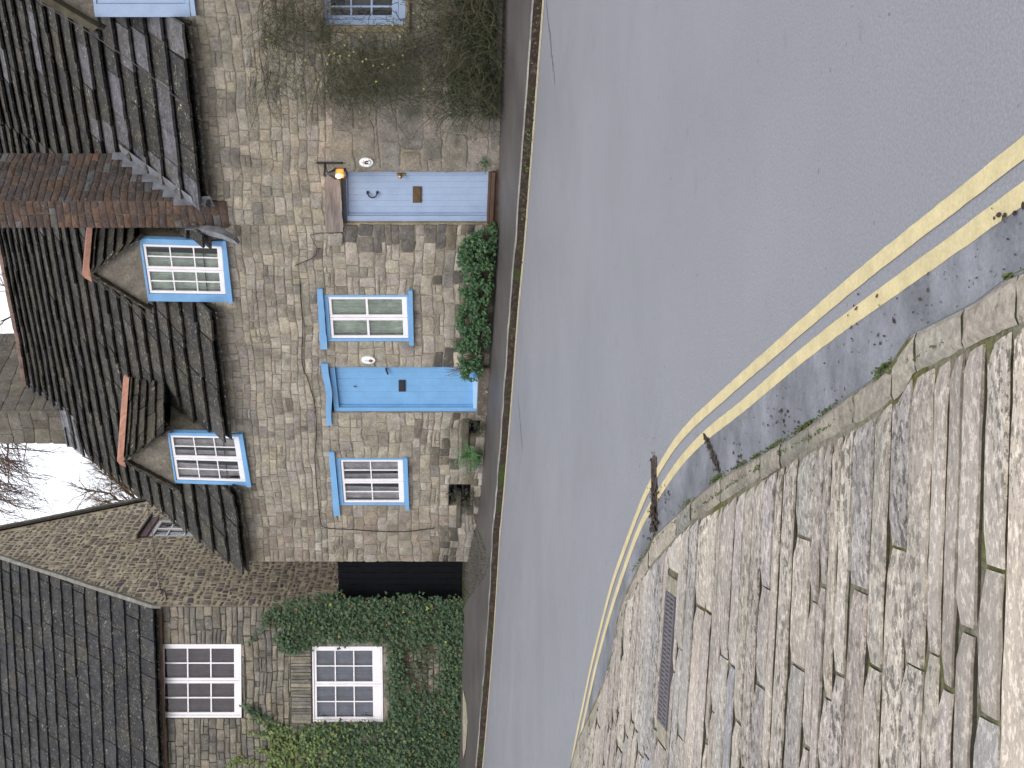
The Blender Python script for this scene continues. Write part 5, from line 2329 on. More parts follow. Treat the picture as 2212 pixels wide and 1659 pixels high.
def plaque(label, p0, px_h, py_w):
    c = FM.hit(p0[0], p0[1], -.04)
    e = FM.hit(p0[0], p0[1] - py_w / 2, -.04)
    f = FM.hit(p0[0] - px_h / 2, p0[1], -.04)
    rx, rz = abs(e.x - c.x), abs(f.z - c.z)
    P = house('house_plaque', FM, c.x, -.03, c.z, label, 'plaque', 'oval house plaques')
    mb = MB()
    poly_prism(mb, ellipse(c, rx, rz), -.052, -.02)
    mb.build('plate', ENAMEL, P)
    mb = MB()
    o, i_ = ellipse(c, rx * .93, rz * .93), ellipse(c, rx * .86, rz * .89)
    n = len(o)
    for k in range(n):
        mb.quad((o[k][0], -.0535, o[k][1]), (o[(k + 1) % n][0], -.0535, o[(k + 1) % n][1]), (i_[(k + 1) % n][0], -.0535, i_[(k + 1) % n][1]), (i_[k][0], -.0535, i_[k][1]), (.62, .65, .64))
    return P, c, rx, rz, mb


P, c, rx, rz, mb = plaque('oval white plaque with dark arch emblem beside the lilac door', (791, 350.5), 30, 18.5)
rk = random.Random(2)
for k in range(22):      # soft pink spray at the top
    q = Vector((c.x + rk.gauss(0, rx * .28), -.055, c.z + rz * .42 + rk.gauss(0, rz * .14)))
    leaf(mb, q, (0, -1, .1), rk.uniform(.012, .028), pick(rk, [(2, (.55, .38, .37)), (1, (.38, .40, .42)), (1, (.45, .33, .34))]), 'oval', rk)
pts = [(-.22, -.30), (-.24, .05), (-.20, .12), (.0, .16), (.22, .10), (.34, -.02), (.28, -.28)]
mb.tube([Vector((c.x + a * rx, -.056, c.z + b * rz)) for a, b in pts], .0105, 6, (.06, .055, .06))
mb.tube([Vector((c.x + a * rx, -.056, c.z + b * rz)) for a, b in ((-.16, .0), (-.12, .14), (-.05, .1))], .013, 6, (.06, .035, .04))
mb.tube([Vector((c.x + a * rx, -.056, c.z + b * rz)) for a, b in ((-.55, -.36), (-.25, -.62), (.1, -.66), (.4, -.55), (.62, -.3))], .009, 6, (.30, .38, .34))
mb.build('emblem', SIGNC, P)
P, c, rx, rz, mb = plaque('narrow oval white plaque with a red flower beside the blue door', (795.5, 777.5), 30, 15)
for (a0, a1, b) in ((-.30, .18, .42), (-.4, .3, .18), (-.35, .15, -.05)):
    pts = [Vector((c.x + rx * (a0 + (a1 - a0) * k / 14), -.056, c.z + rz * (b + .035 * math.sin(k * 2.1)))) for k in range(15)]
    mb.tube(pts, .0035, 5, (.42, .43, .48))
for k in range(9):
    t = 2 * math.pi * k / 9
    q = Vector((c.x - rx * .12 + .014 * math.cos(t), -.056 - .001 * k, c.z - rz * .36 + .018 * math.sin(t)))
    leaf(mb, q, (0, -1, .1), .032, pick(rk, [(2, (.33, .045, .03)), (1, (.22, .04, .04))]), 'oval', rk)
for (a, b) in ((.1, -.52), (.2, -.3), (-.45, -.45), (-.1, -.62)):
    leaf(mb, Vector((c.x + a * rx, -.056, c.z + b * rz)), (0, -1, .1), .03, (.16, .22, .15), 'long', rk)
mb.build('emblem', SIGNC, P)


def wall_cable(name, pts, r, label, fr=FM, D=-.035):
    c0 = fr.hit(pts[0][0], pts[0][1], D)
    base(c0.x, c0.y, c0.z)
    m = MB()
    ps = resample([fr.hit(a, b, D) for a, b in pts], .12)
    m.tube(ps, r, 5)
    o = m.build(name, CABLE)
    o.location = fr.world(c0.x, c0.y, c0.z)
    o.rotation_euler = (0, 0, -fr.a)
    tag(o, label, 'cable')
    return o


wall_cable('wall_cable', [(648, 612), (649, 640), (653, 680), (654, 713), (652, 770), (656, 800), (665.5, 820), (672, 845), (680, 874), (684, 936), (682, 960), (680, 986), (682, 1020), (684, 1048), (688, 1090), (692, 1125), (702, 1140), (760, 1144), (820, 1148), (880, 1148), (950, 1139)], .0075,
           'long thin black cable clipped across the cottage wall above the lintels')
wall_cable('wall_cable', [(637, 574), (655, 566), (678, 556), (685, 545), (683, 530), (676, 520), (670, 508), (700, 503), (722, 505), (736, 502), (744, 494), (746, 482), (741, 470)], .005,
           'short looped cable by the left end of the timber lintel')
# cable on the gable
c0 = FI.hitx(318, 1085, .03)
base(c0.x, c0.y, c0.z)
m = MB()
m.tube(resample([FI.hitx(a, b, .03) for a, b in ((318, 1088), (326, 1130), (332, 1180), (340, 1230), (347, 1275), (353, 1290))], .2), .006, 5)
m.tube([FI.hitx(a, b, .06) for a, b in ((345, 1272), (356, 1276), (360, 1292))], .018, 6)
o = m.build('gable_cable', CABLE)
o.location = FI.world(c0.x, c0.y, c0.z)
o.rotation_euler = (0, 0, -FI.a)
tag(o, 'thin dark cable running down the tan rubble gable of the ivy house', 'cable')
# overhead wire in front of the right roof
base(0, 0, 0)
m = MB()
w0, w1 = FM.world(*FM.hit(95, 10, -1.2)), FM.world(*FM.hit(405, 232, -.25))
ps = [w0 + (w0 - w1) * 1.0] + [w0.lerp(w1, k / 10) - Vector((0, 0, .10 * math.sin(math.pi * k / 10))) for k in range(11)]
m.tube(ps, .0055, 5)
o = m.build('overhead_wire', mat_flat('grey_wire', (.16, .13, .13), .6, .1, 9), origin=w1)
tag(o, 'thin grey overhead wire slanting down across the right hand slate roof', 'wire')
# ================================================================== plants
rk = random.Random(31)


def plant(name, fr, px, py, D, label, cat, group=None):
    c = fr.hit(px, py, D)
    return house(name, fr, c.x, c.y, c.z, label, cat, group)


# ---- ivy
IV = plant('ivy', FI, 1000, 1400, -.05, 'dark green ivy with yellowing leaves climbing round the lower white window', 'ivy')
P1 = [(575, 1345), (568, 1325), (585, 1312), (620, 1299), (650, 1292), (700, 1290), (800, 1293), (850, 1292), (1000, 1297), (1003, 1860), (850, 1860), (843, 1560), (838, 1400), (845, 1393),
      (780, 1386), (735, 1392), (690, 1386), (672, 1396), (650, 1404), (630, 1412), (606, 1408), (596, 1385), (600, 1360)]
P2 = [(1003, 1560), (838, 1562), (760, 1566), (720, 1563), (690, 1566), (660, 1574), (640, 1582), (612, 1572), (590, 1556), (566, 1548), (548, 1536), (528, 1521), (526, 1530), (545, 1548),
      (566, 1566), (578, 1590), (584, 1625), (572, 1655), (560, 1860), (1003, 1860)]
TR = [((535, 1392), (585, 1330)), ((520, 1522), (560, 1550)), ((530, 1580), (585, 1592)), ((555, 1622), (590, 1625)), ((500, 1640), (560, 1652)), ((492, 1655), (520, 1640)), ((700, 1290), (735, 1283)), ((870, 1290), (905, 1284))]


def ivy_leaf(m, px, py, sz=None):
    D = -.04 - abs(rk.gauss(0, .045))
    dens = mnoise.noise(Vector((px * .012, py * .012, 3)))
    D -= max(0, dens) * .07
    p = FI.hit(px, py, D)
    n = Vector((rk.gauss(.1, .45), -1, rk.gauss(.35, .45)))
    left = py > 1555
    t = rk.random()
    yel = 0.75 * max(0, min(1, (py - 1540) / 80)) * max(0, min(1, (760 - px) / 160)) + (.35 if left else 0) * max(0, min(1, (900 - px) / 250))
    if t < yel:
        col = pick(rk, [(3, (.14, .185, .055)), (2, (.11, .16, .05)), (1, (.20, .23, .08))])
    elif t > .985:
        col = pick(rk, [(1, (.26, .32, .06)), (1, (.20, .14, .05))])
    else:
        col = pick(rk, [(4, (.055, .10, .046)), (3, (.042, .078, .04)), (2, (.075, .125, .052)), (1, (.085, .10, .04))])
    leaf(m, p, n, sz or rk.uniform(.036, .078), col, 'ivy', rk, (rk.gauss(0, .5), 0, -1))


m = MB()
cnt = 0
tries = 0
while cnt < 19500 and tries < 130000:
    tries += 1
    px, py = rk.uniform(500, 1006), rk.uniform(1278, 1860)
    jx, jy = px + rk.gauss(0, 5), py + rk.gauss(0, 5)
    ok = in_poly(jx, jy, P1) or in_poly(jx, jy, P2)
    if not ok:
        continue
    d = mnoise.noise(Vector((px * .021, py * .021, 0)))
    k = 1.0 + d * .9
    if 1390 < py < 1500 and 872 < px < 950:
        k = .28 + d * .5
    if px < 620 and py < 1400:
        k *= .8
    if 850 < px < 1000 and 1395 < py < 1560:
        k *= .85
    if rk.random() < k:
        ivy_leaf(m, px, py)
        cnt += 1
for (a, b) in TR:
    for k in range(46):
        t = rk.random()
        ivy_leaf(m, a[0] + (b[0] - a[0]) * t + rk.gauss(0, 4), a[1] + (b[1] - a[1]) * t + rk.gauss(0, 4), rk.uniform(.035, .06))
m.build('leaves', LEAF, IV)
m = MB()
for k in range(190):
    px, py = rk.uniform(860, 1000), rk.choice([rk.uniform(1298, 1400), rk.uniform(1400, 1840)])
    pts = []
    L = rk.uniform(60, 260)
    th = rk.gauss(0, .4)
    for i in range(7):
        q = FI.hit(px, py, -.035 - rk.uniform(0, .03))
        pts.append(q)
        px -= L / 7 * math.cos(th)
        py += L / 7 * math.sin(th)
        th += rk.gauss(0, .3)
        if not (in_poly(px, py, P1) or in_poly(px, py, P2)):
            break
    if len(pts) > 2:
        m.tube(pts, [.008 * (1 - i / 9) for i in range(len(pts))], 4, pick(rk, [(1, (.09, .065, .04)), (1, (.06, .045, .03)), (1, (.12, .09, .05))]))
m.build('stems', TWIG, IV)

# ---- evergreen shrub under the blue window
def clump(m, poly, D0, D1, n, size0, size1, pal, shape='oval', thr=-.2, fr=FM, jitter=3, upbias=.5):
    xs = [p[0] for p in poly]
    ys = [p[1] for p in poly]
    c = t = 0
    while c < n and t < n * 30:
        t += 1
        px, py = rk.uniform(min(xs) - 4, max(xs) + 4), rk.uniform(min(ys) - 4, max(ys) + 4)
        if not in_poly(px + rk.gauss(0, jitter), py + rk.gauss(0, jitter), poly):
            continue
        if mnoise.noise(Vector((px * .05, py * .05, 7))) < thr + rk.uniform(-.2, .2):
            continue
        D = rk.uniform(D0, D1)
        p = fr.hit(px, py, D)
        leaf(m, p, (rk.gauss(0, .6), -1 + rk.gauss(0, .4), rk.gauss(upbias, .5)), rk.uniform(size0, size1), pick(rk, pal), shape, rk)
        c += 1


SH = plant('evergreen_shrub', FM, 1052, 640, -.2, 'low leafy green shrub growing along the wall under the blue window', 'shrub')
m = MB()
PB = [(1071, 492), (1040, 497), (1012, 512), (995, 532), (990, 560), (1002, 590), (998, 640), (988, 690), (985, 740), (992, 775), (1000, 800), (1014, 818), (1030, 806), (1040, 790), (1036, 760), (1030, 730), (1050, 690), (1058, 640), (1064, 580), (1070, 530)]
GP = [(4, (.05, .108, .042)), (3, (.036, .08, .038)), (2, (.068, .14, .05)), (1, (.09, .165, .065))]
clump(m, PB, -.32, -.05, 3600, .035, .07, GP)
clump(m, [(1048, 700), (1040, 730), (1046, 760), (1058, 745), (1058, 705)], -.3, -.1, 160, .03, .05, GP)
clump(m, [(1000, 775), (990, 800), (1004, 822), (1030, 818), (1042, 800), (1042, 770)], -.36, -.05, 500, .03, .06, GP)
m.build('leaves', LEAF, SH)
m = MB()
for k in range(70):
    py = rk.uniform(510, 800)
    px0 = lerp_pts([(500, 1071), (640, 1060), (800, 1046)], py) - 2
    a = FM.hit(px0, py, -.15)
    b = FM.hit(px0 - rk.uniform(18, 45), py + rk.uniform(-14, 14), -.12 - rk.uniform(0, .15))
    m.tube([a, a.lerp(b, .5) + Vector((rk.gauss(0, .02), 0, 0)), b], [.007, .006, .003], 4, pick(rk, [(1, (.07, .05, .035)), (1, (.10, .075, .05))]))
m.build('stems', TWIG, SH)
m = MB()
for k in range(26):      # bare dead sprays reaching over the blue door
    a = FM.hit(rk.uniform(1000, 1020), rk.uniform(785, 800), -.2)
    b = FM.hit(rk.uniform(955, 1000), rk.uniform(785, 815), -.25)
    m.tube([a, a.lerp(b, .5) + Vector((rk.gauss(0, .03), 0, rk.gauss(0, .02))), b], [.004, .003, .0015], 4, (.12, .09, .065))
m.build('dead_twigs', TWIG, SH)

# ---- fern by the cellar opening
FE = plant('fern', FM, 1044, 985, -.15, 'small green fern growing from the wall foot beside the blue door', 'fern')
m = MB()
for k in range(34):
    root = rk.choice([(1040, 985), (1038, 1000), (1018, 985), (1030, 970)])
    r0 = FM.hit(root[0] + rk.uniform(-5, 3), root[1] + rk.uniform(-6, 6), -.08)
    tipx, tipy = root[0] - rk.uniform(12, 60), root[1] + rk.uniform(-36, 42)
    tp = FM.hit(tipx, tipy, -.15 - rk.uniform(.05, .25))
    tp.z -= .03
    midp = r0.lerp(tp, .55) + Vector((0, -.05, .07))
    prev = r0
    for i in range(1, 13):
        t = i / 12
        q = r0 * (1 - t) ** 2 + midp * 2 * t * (1 - t) + tp * t * t
        dv = (q - prev).normalized()
        for s in (-1, 1):
            sd = dv.cross(Vector((0, -1, .3))).normalized() * s
            leaf(m, q + sd * .022 * (1.2 - t), (rk.gauss(0, .2), -1, .5), .06 * (1.15 - t), pick(rk, [(3, (.065, .15, .05)), (2, (.09, .19, .06)), (1, (.05, .11, .04))]), 'long', rk, sd + dv * .5)
        prev = q
m.build('fronds', LEAF, FE)

# ---- weeds on the doorstep of the lilac door, and along the wall foot
for (px, py, n, s, lab) in ((1066, 492, 60, .05, 'tiny green weed at the left foot of the lilac door frame'),
                            (1048, 352, 45, .06, 'tiny green weed at the wall foot right of the lilac door')):
    W = plant('weed', FM, px, py, -.05, lab, 'weed', 'small weeds at the wall foot')
    m = MB()
    c = FM.hit(px, py, -.06)
    for k in range(n):
        p = c + Vector((rk.gauss(0, s), rk.uniform(-.05, .03), abs(rk.gauss(0, s * .8)) - .02))
        leaf(m, p, (rk.gauss(0, .5), -1, rk.gauss(.4, .4)), rk.uniform(.02, .045), pick(rk, GP), 'oval', rk)
    m.build('leaves', LEAF, W)

W = plant('weed', FM, 1022, 1075, -.05, 'dark brown and green weed clump at the second cellar opening', 'weed')
m = MB()
DP = [(3, (.020, .022, .012)), (2, (.035, .045, .02)), (2, (.05, .038, .024)), (1, (.06, .075, .03))]
clump(m, [(965, 1050), (960, 1075), (985, 1098), (1026, 1096), (1030, 1060), (1012, 1045)], -.16, -.03, 420, .02, .05, DP, 'long')
m.build('leaves', LEAF, W)
W = plant('weed', FM, 1040, 925, -.05, 'dark low weed clump at the cellar opening nearest the blue door', 'weed')
m = MB()
clump(m, [(1008, 905), (1004, 940), (1030, 948), (1046, 930), (1044, 905)], -.16, -.03, 220, .02, .05, DP, 'long')
m.build('leaves', LEAF, W)

# ---- grass and moss on the bank at the left corner of the cottage
base(0, 0, 0)
m = MB()
for k in range(4200):
    py = rk.uniform(1085, 1310)
    t = rk.random() ** 1.6
    x0 = lerp_pts([(1085, 1022), (1140, 1012), (1210, 1004), (1310, 1000)], py)
    x1 = lerp_pts([(1085, 1030), (1140, 1034), (1210, 1040), (1310, 1008)], py)
    px = x0 + (x1 - x0) * t
    d = ray(px, py)
    Y = 21.0
    for _ in range(6):
        Y = .5 * Y + .5 * (EYE - foot_z(d.x * Y) + .05 * t) / max(.02, -d.z)
    if not (16 < Y < 23):
        continue
    p = Vector((d.x * Y, Y, pave_z(d.x * Y, Y) + .004))
    lean = Vector((rk.gauss(0, .012), rk.gauss(0, .012), rk.uniform(.008, .028)))
    col = pick(rk, [(3, (.05, .062, .014)), (2, (.07, .08, .02)), (1, (.035, .045, .014))])
    w_ = Vector((rk.gauss(0, 1), rk.gauss(0, 1), 0)).normalized() * .005
    m.add([p - w_, p + w_, p + lean], [(0, 1, 2)], col)
tag(m.build('grass', LEAF), kind='stuff')

# green along the far kerb face, right
m = MB()
for k in range(2600):
    i = rk.randrange(0, len(kpath) - 1)
    X = kpath[i].x
    if not (1.9 < X < 5.2):
        continue
    if mnoise.noise(Vector((X * 1.6, 2, 0))) < rk.uniform(-.35, .25):
        continue
    p = koff(i, -rk.uniform(-.0, .02), rk.uniform(.01, .07)) + Vector((rk.uniform(-.1, .1), 0, 0))
    leaf(m, p, (rk.gauss(0, .4), -1, rk.gauss(.4, .4)), rk.uniform(.012, .03), pick(rk, [(2, (.06, .11, .02)), (1, (.09, .14, .03)), (1, (.04, .07, .02))]), 'oval', rk)
tag(m.build('kerb_moss', LEAF), kind='stuff')

# dead leaves in the gutter and at the wall foot
m = MB()
for k in range(900):
    i = rk.randrange(0, len(kpath) - 1)
    if rk.random() < .35:
        p = koff(i, -rk.uniform(.0, .03), .006) + Vector((rk.uniform(-.1, .1), 0, 0))
        c_ = pick(rk, [(2, (.06, .035, .02)), (1, (.13, .09, .05))])
    else:
        r_ = rows[i]
        t = rk.uniform(.0, .12)
        p = r_[2].lerp(r_[1], t) + Vector((rk.uniform(-.1, .1), -.02, .012))
        c_ = pick(rk, [(2, (.07, .035, .02)), (1, (.12, .08, .04)), (1, (.05, .06, .02))])
    leaf(m, p, (rk.gauss(0, .4), rk.gauss(-.3, .4), 1), rk.uniform(.015, .04), c_, 'oval', rk)
tag(m.build('dead_leaves', LEAF), kind='stuff')

# ---- winter jasmine: arching bare green-brown stems with a few yellow flowers
JA = plant('winter_jasmine', FM, 1080, 90, -.2, 'sprawling winter jasmine of thin dark stems with tiny yellow flowers, right edge', 'climber')
ms, mf, ml = MB(), MB(), MB()


def arc(px, py, D, ang, L, droop, r, col, n=9):
    """ang: 0 = to the left in the upright view, + = upwards"""
    p = FM.hit(px, py, D)
    pts = [p.copy()]
    a = ang
    for i in range(n):
        p = p + Vector((-math.cos(a), rk.gauss(-.05, .25), math.sin(a))) * (L / n)
        p.y = min(-.035, max(-.75, p.y))
        a -= droop / n
        a += rk.gauss(0, .10)
        pts.append(p.copy())
    ms.tube(pts, [r * (1 - .75 * i / n) for i in range(n + 1)], 4, col)
    return pts


SC_ = [(3, (.062, .064, .030)), (3, (.046, .046, .026)), (2, (.088, .078, .048)), (1, (.045, .055, .025))]
SB = [(2, (.15, .115, .085)), (2, (.11, .085, .06)), (1, (.19, .15, .115))]
# main woody stems
for (pts, r) in ((((1075, 60), (1000, 75), (900, 100), (800, 130), (700, 110), (620, 90), (560, 60)), .016),
                 (((1078, 20), (980, 30), (850, -10), (760, -40), (640, -30), (560, 20)), .018),
                 (((760, 236), (775, 215), (800, 170), (830, 130), (870, 105), (930, 95)), .008),
                 (((745, 262), (752, 235), (775, 200), (790, 160)), .007),
                 (((700, 10), (660, 40), (610, 30), (570, 50)), .010),
                 (((1060, 180), (1010, 215), (960, 240), (900, 290), (865, 330)), .007),
                 (((912, 0), (950, 20), (1000, 40), (1045, 65)), .009),
                 (((1072, 120), (1040, 90), (980, 60), (905, 20)), .010)):
    ps = resample([FM.hit(a, b, -.12 - rk.uniform(0, .10)) for a, b in pts], .06)
    ps = [p + Vector((rk.gauss(0, .004), rk.gauss(0, .006), rk.gauss(0, .004))) for p in ps]
    ms.tube(ps, [r * (1 - .5 * i / len(ps)) for i in range(len(ps))], 5, pick(rk, SB))
ends = []
# dense lower mass
for k in range(900):
    px = 1078 - abs(rk.gauss(0, 95))
    py = -60 + 310 * (rk.random() ** 1.15)
    lim = lerp_pts([(760, 150), (850, 225), (950, 262), (1080, 285)], px)
    if py > lim:
        continue
    ang = rk.choice([rk.gauss(.3, .5), rk.gauss(2.6, .5), rk.gauss(1.4, .6)])
    ends.append(arc(px, py, -rk.uniform(.04, .5), ang, rk.uniform(.15, .6), rk.uniform(.6, 2.4), rk.uniform(.0035, .0065), pick(rk, SC_)))
# upper hanging mass left of the window
for k in range(420):
    px = rk.uniform(700, 900)
    py = rk.uniform(55, 200)
    ang = rk.gauss(.0, .6)
    ends.append(arc(px, py, -rk.uniform(.04, .3), ang, rk.uniform(.2, .65), rk.uniform(.8, 2.2), rk.uniform(.002, .0045), pick(rk, SC_)))
for k in range(330):
    px = rk.uniform(560, 720)
    py = rk.uniform(-40, 95)
    ang = rk.gauss(.2, .8)
    ends.append(arc(px, py, -rk.uniform(.04, .3), ang, rk.uniform(.2, .7), rk.uniform(.4, 2.0), rk.uniform(.002, .0045), pick(rk, SC_ + SB)))
for k in range(150):
    px = rk.uniform(540, 800)
    py = rk.uniform(100, 200)
    ends.append(arc(px, py, -rk.uniform(.04, .2), rk.gauss(.2, .5), rk.uniform(.3, .8), rk.uniform(.3, 1.3), rk.uniform(.002, .004), pick(rk, SC_)))
for (px, py, a, L_) in ((560, 130, .1, 1.3), (585, 190, .15, 1.1), (690, 200, .1, 1.0), (840, 240, -.2, .9), (800, 300, -.4, .6)):
    arc(px, py - 40, -.1, a, L_, .25, .007, (.05, .035, .025), 14)
# thick dark low growth at the wall foot
for k in range(7000):
    px = 1074 - abs(rk.gauss(0, 80))
    py = -80 + 340 * rk.random()
    lim = lerp_pts([(800, 90), (880, 170), (950, 235), (1080, 285)], px)
    if py > lim + rk.gauss(0, 8) or mnoise.noise(Vector((px * .02, py * .02, 5))) < -.25 + .25 * (1060 - px) / 200:
        continue
    leaf(ml, FM.hit(px, py, -rk.uniform(.03, .38)), (rk.gauss(0, .6), -1, rk.gauss(.2, .6)), rk.uniform(.018, .042),
         pick(rk, [(3, (.016, .024, .010)), (2, (.026, .036, .014)), (1, (.022, .018, .010))]), 'long', rk)
# small dark leaflets along the stems
for e in ends:
    for q in e[1:]:
        if rk.random() < .42:
            for s in range(rk.randint(1, 2)):
                leaf(ml, q + Vector((rk.gauss(0, .012), rk.gauss(0, .012), rk.gauss(0, .012))), (rk.gauss(0, .6), -1, rk.gauss(.3, .6)), rk.uniform(.014, .032),
                     pick(rk, [(3, (.030, .045, .018)), (2, (.042, .055, .022)), (1, (.055, .07, .025))]), 'long', rk)
fl_px = [(1200 + 0, 0)]
fpos = [(637, 164), (617, 127), (690, 120), (711, 119), (722, 115), (735, 121), (754, 120), (764, 112), (707, 138), (783, 133), (791, 128), (826, 139), (838, 147), (806, 142), (893, 28), (904, 58), (897, 101), (870, 120),
        (780, 80), (688, 172), (683, 180), (692, 187), (632, 205), (630, 172), (601, 180), (597, 107), (575, 85), (915, 192), (602, 221), (655, 200), (673, 229), (705, 197), (848, 55), (864, 79), (812, 176), (850, 140), (745, 98), (660, 130)]
for (px, py) in fpos:
    mf = MB()
    c = FM.hit(px, py, -.30 - rk.uniform(0, .15))
    for k in range(6):
        t = 2 * math.pi * k / 6 + rk.uniform(-.2, .2)
        d = Vector((math.cos(t), 0, math.sin(t)))
        leaf(mf, c + d * .008, (rk.gauss(0, .5), -1, .2), rk.uniform(.009, .014), (.45, .43, .12), 'oval', rk, d)
    mf.build('flower', LEAF, JA)
ms.build('stems', TWIG, JA)
ml.build('leaves', LEAF, JA)

# ---- bare trees behind the roofs
base(0, 0, 0)


def grow(m, p, d, L, r, depth, spread, droop, rng, col, segs=5, ratio=.72, kids=(2, 3), up=0.0, clip=None):
    pts = [p.copy()]
    rr = [r]
    dd = d.copy()
    for i in range(segs):
        dd = (dd + Vector((rng.gauss(0, .14), rng.gauss(0, .14), rng.gauss(0, .12) + up - droop))).normalized()
        p = p + dd * (L / segs)
        pts.append(p.copy())
        rr.append(r * (1 - .45 * (i + 1) / segs))
        if depth > 0 and i >= 1 and rng.random() < .55:
            sd = (dd + Vector((rng.gauss(0, spread), rng.gauss(0, spread), rng.gauss(0, spread) - droop * .5))).normalized()
            grow(m, p, sd, L * ratio * rng.uniform(.5, .9), rr[-1] * .55, depth - 1, spread, droop, rng, col, segs, ratio, kids, up)
    m.tube(pts, rr, 5 if r > .03 else 3, col, cap=False)
    if depth > 0:
        for k in range(rng.randint(*kids)):
            sd = (dd + Vector((rng.gauss(0, spread), rng.gauss(0, spread), rng.gauss(0, spread)))).normalized()
            grow(m, p, sd, L * ratio * rng.uniform(.7, 1.1), rr[-1] * .8, depth - 1, spread, droop, rng, col, segs, ratio, kids, up)


# tree with drooping outer twigs (top of the picture, left of the stone chimney)
rt = random.Random(8)
tb = Vector((-.2, 34, G(-.2)))
T = empty('bare_tree', tb, 0, 'large bare tree behind the stone chimney with drooping outer twigs against the sky', 'tree', 'bare trees beyond the roofs')
m = MB()
m.tube([tb, tb + Vector((.1, 0, 5)), tb + Vector((-.1, .1, 10)), tb + Vector((.1, 0, 15))], [.30, .26, .20, .12], 8, (.12, .09, .07))
m.build('trunk', TWIG, T, origin=tb).location = (0, 0, 0)
m = MB()
for k in range(9):
    z = 11.2 + k * .5
    p = tb + Vector((0, 0, z))
    d = Vector((-1, rt.gauss(0, .5), .55 + rt.gauss(0, .25))).normalized()
    grow(m, p, d, 1.6, .055, 2, .42, .02, rt, (.10, .072, .055))
# long hanging sprays placed where the sky shows them
for k in range(95):
    px0, py0 = rt.uniform(-70, 20), rt.uniform(930, 1080)
    Y = 34 + rt.uniform(-1, 1)
    p0 = at(px0, py0, Y)
    L_ = rt.uniform(35, 130)
    side = rt.uniform(.1, 1.0)
    p2 = at(min(112, px0 + L_), min(1128, py0 + L_ * side * .75), Y + rt.uniform(-.3, .3))
    p1 = p0.lerp(p2, .5) + Vector((-.35 * side, 0, .35))
    pts = []
    for i in range(11):
        t = i / 10
        q = p0 * (1 - t) ** 2 + p1 * 2 * t * (1 - t) + p2 * t * t
        pts.append(q + Vector((rt.gauss(0, .012), 0, rt.gauss(0, .012))))
    m.tube(pts, [.016 * (1 - .07 * i) for i in range(11)], 3, pick(rt, [(2, (.075, .05, .04)), (1, (.11, .075, .05))]), cap=False)
    for i in range(3, 11):
        if rt.random() < .75:
            sd = Vector((-rt.uniform(-.2, .8), rt.gauss(0, .2), -rt.uniform(.2, .9))).normalized()
            l2 = rt.uniform(.15, .45)
            e = pts[i] + sd * l2
            m.tube([pts[i], pts[i].lerp(e, .5) + Vector((0, 0, .03)), e], [.009, .007, .004], 3, pick(rt, [(2, (.085, .055, .045)), (1, (.12, .08, .05))]), cap=False)
m.build('branches', TWIG, T, origin=tb).location = (0, 0, 0)

# bushier tree rising behind the rubble gable
tb = Vector((-3.55, 36, G(-3.55)))
T = empty('bare_tree', tb, 0, 'small bare twiggy tree rising behind the rubble gable', 'tree', 'bare trees beyond the roofs')
m = MB()
tp = at(322, 1092, 36)
m.tube([tb, tb + Vector((0, 0, 4)), Vector((tp.x - .1, 36, tp.z - 1)), tp], [.2, .17, .11, .07], 7, (.13, .10, .075))
m.build('trunk', TWIG, T, origin=tb).location = (0, 0, 0)
m = MB()
for (px, py, r) in ((235, 1030, .05), (205, 1000, .045), (190, 1060, .045), (250, 985, .045), (230, 1085, .04), (280, 1010, .045), (295, 1040, .04)):
    e = at(px, py, 36 + rt.uniform(-.6, .6))
    d = (e - tp)
    n = 6
    pts = [tp.lerp(e, i / n) + Vector((rt.gauss(0, .04), 0, rt.gauss(0, .04))) * (1 if 0 < i < n else 0) for i in range(n + 1)]
    m.tube(pts, [r * (1 - .5 * i / n) for i in range(n + 1)], 5, (.15, .105, .07), cap=False)
    for i in range(2, n + 1):
        for s in range(5):
            sd = (d.normalized() + Vector((rt.gauss(0, .55), rt.gauss(0, .4), rt.gauss(.1, .5)))).normalized()
            grow(m, pts[i], sd, rt.uniform(.35, .62), .016, 2, .5, 0, rt, pick(rt, [(2, (.19, .125, .075)), (1, (.15, .10, .07)), (1, (.24, .16, .10))]), 4, .72, (2, 3))
m.build('branches', TWIG, T, origin=tb).location = (0, 0, 0)

# tree whose reddish twigs show over the main ridge
tb = Vector((2.6, 38, 0))
T = empty('bare_tree', tb, 0, 'bare reddish tree whose twigs show just above the clay ridge tiles', 'tree', 'bare trees beyond the roofs')
m = MB()
m.tube([tb, tb + Vector((0, 0, 6)), tb + Vector((-.1, 0, 11)), tb + Vector((-.2, 0, 13.2))], [.3, .26, .18, .09], 8, (.12, .09, .07))
m.build('trunk', TWIG, T, origin=tb).location = (0, 0, 0)
m = MB()
for k in range(16):
    p = tb + Vector((rt.uniform(-.15, .05), 0, rt.uniform(9.6, 13)))
    d = Vector((rt.gauss(-.3, .8), rt.gauss(0, .5), .6 + rt.gauss(0, .4))).normalized()
    grow(m, p, d, 1.1, .04, 3, .5, .0, rt, pick(rt, [(1, (.15, .075, .05)), (1, (.12, .07, .05))]), 4, .7, (2, 3))
m.build('branches', TWIG, T, origin=tb).location = (0, 0, 0)

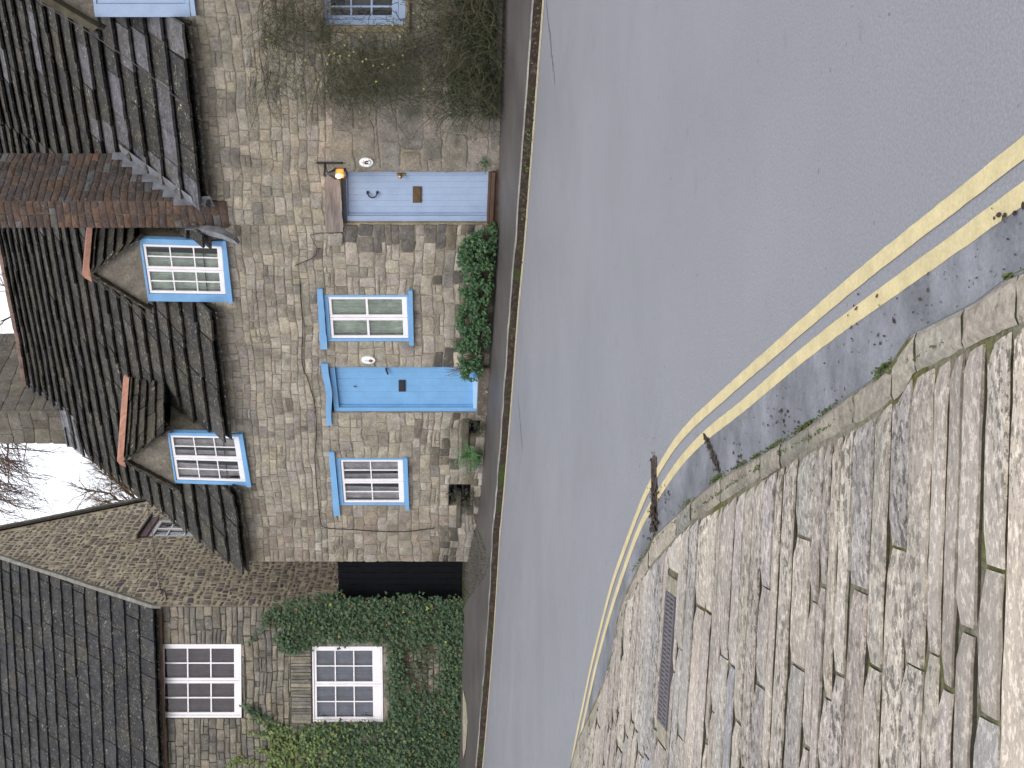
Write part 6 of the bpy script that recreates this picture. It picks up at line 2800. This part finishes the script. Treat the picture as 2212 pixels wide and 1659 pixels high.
# ================================================================== light, sky, camera
W = bpy.data.worlds.new('World')
SC.world = W
W.use_nodes = True
nt = W.node_tree
bg = nt.nodes['Background']
sky = nt.nodes.new('ShaderNodeTexSky')
sky.sky_type = 'NISHITA'
sky.sun_disc = False
SUN_EL, SUN_ROT = math.radians(48), math.radians(185)
sky.sun_elevation = SUN_EL
sky.sun_rotation = SUN_ROT
sky.air_density = 1.0
sky.dust_density = 4.0
sky.ozone_density = 1.0
hs = nt.nodes.new('ShaderNodeHueSaturation')
hs.inputs['Saturation'].default_value = 0.22
nt.links.new(sky.outputs[0], hs.inputs['Color'])
cl = nt.nodes.new('ShaderNodeMix')          # an even overcast veil over the clear sky
cl.data_type = 'RGBA'
cl.inputs[0].default_value = 0.72
nt.links.new(hs.outputs[0], cl.inputs[6])
cl.inputs[7].default_value = (4.9, 5.1, 5.55, 1)
nt.links.new(cl.outputs[2], bg.inputs[0])
bg.inputs[1].default_value = 0.12
S = bpy.data.lights.new('sun', 'SUN')
S.energy = 0.6
S.angle = math.radians(25)
S.color = (1, .97, .93)
so = bpy.data.objects.new('sun', S)
COL.objects.link(so)
# direction the light comes from (left, behind the camera)
az = SUN_ROT
dv = Vector((math.sin(az) * math.cos(SUN_EL), math.cos(az) * math.cos(SUN_EL), math.sin(SUN_EL)))
so.rotation_euler = dv.to_track_quat('Z', 'Y').to_euler()
so.location = (0, 0, 30)

cam = bpy.data.cameras.new('camera')
cam.sensor_fit = 'HORIZONTAL'
cam.sensor_width = 36
cam.lens = 36 * F / 2212
cam.shift_x = (1106 - HZ) / 2212
cam.clip_start = .05
cam.clip_end = 2000
co = bpy.data.objects.new('camera', cam)
COL.objects.link(co)
U, R, Fw = Vector((0, 0, 1)), Vector((1, 0, 0)), Vector((0, 1, 0))
co.matrix_world = Matrix(((-U.x, R.x, -Fw.x, 0), (-U.y, R.y, -Fw.y, 0), (-U.z, R.z, -Fw.z, EYE), (0, 0, 0, 1)))
SC.camera = co
SC.view_settings.view_transform = 'Standard'
SC.view_settings.look = 'None'
SC.view_settings.gamma = 1
SC.view_settings.exposure = 1.3
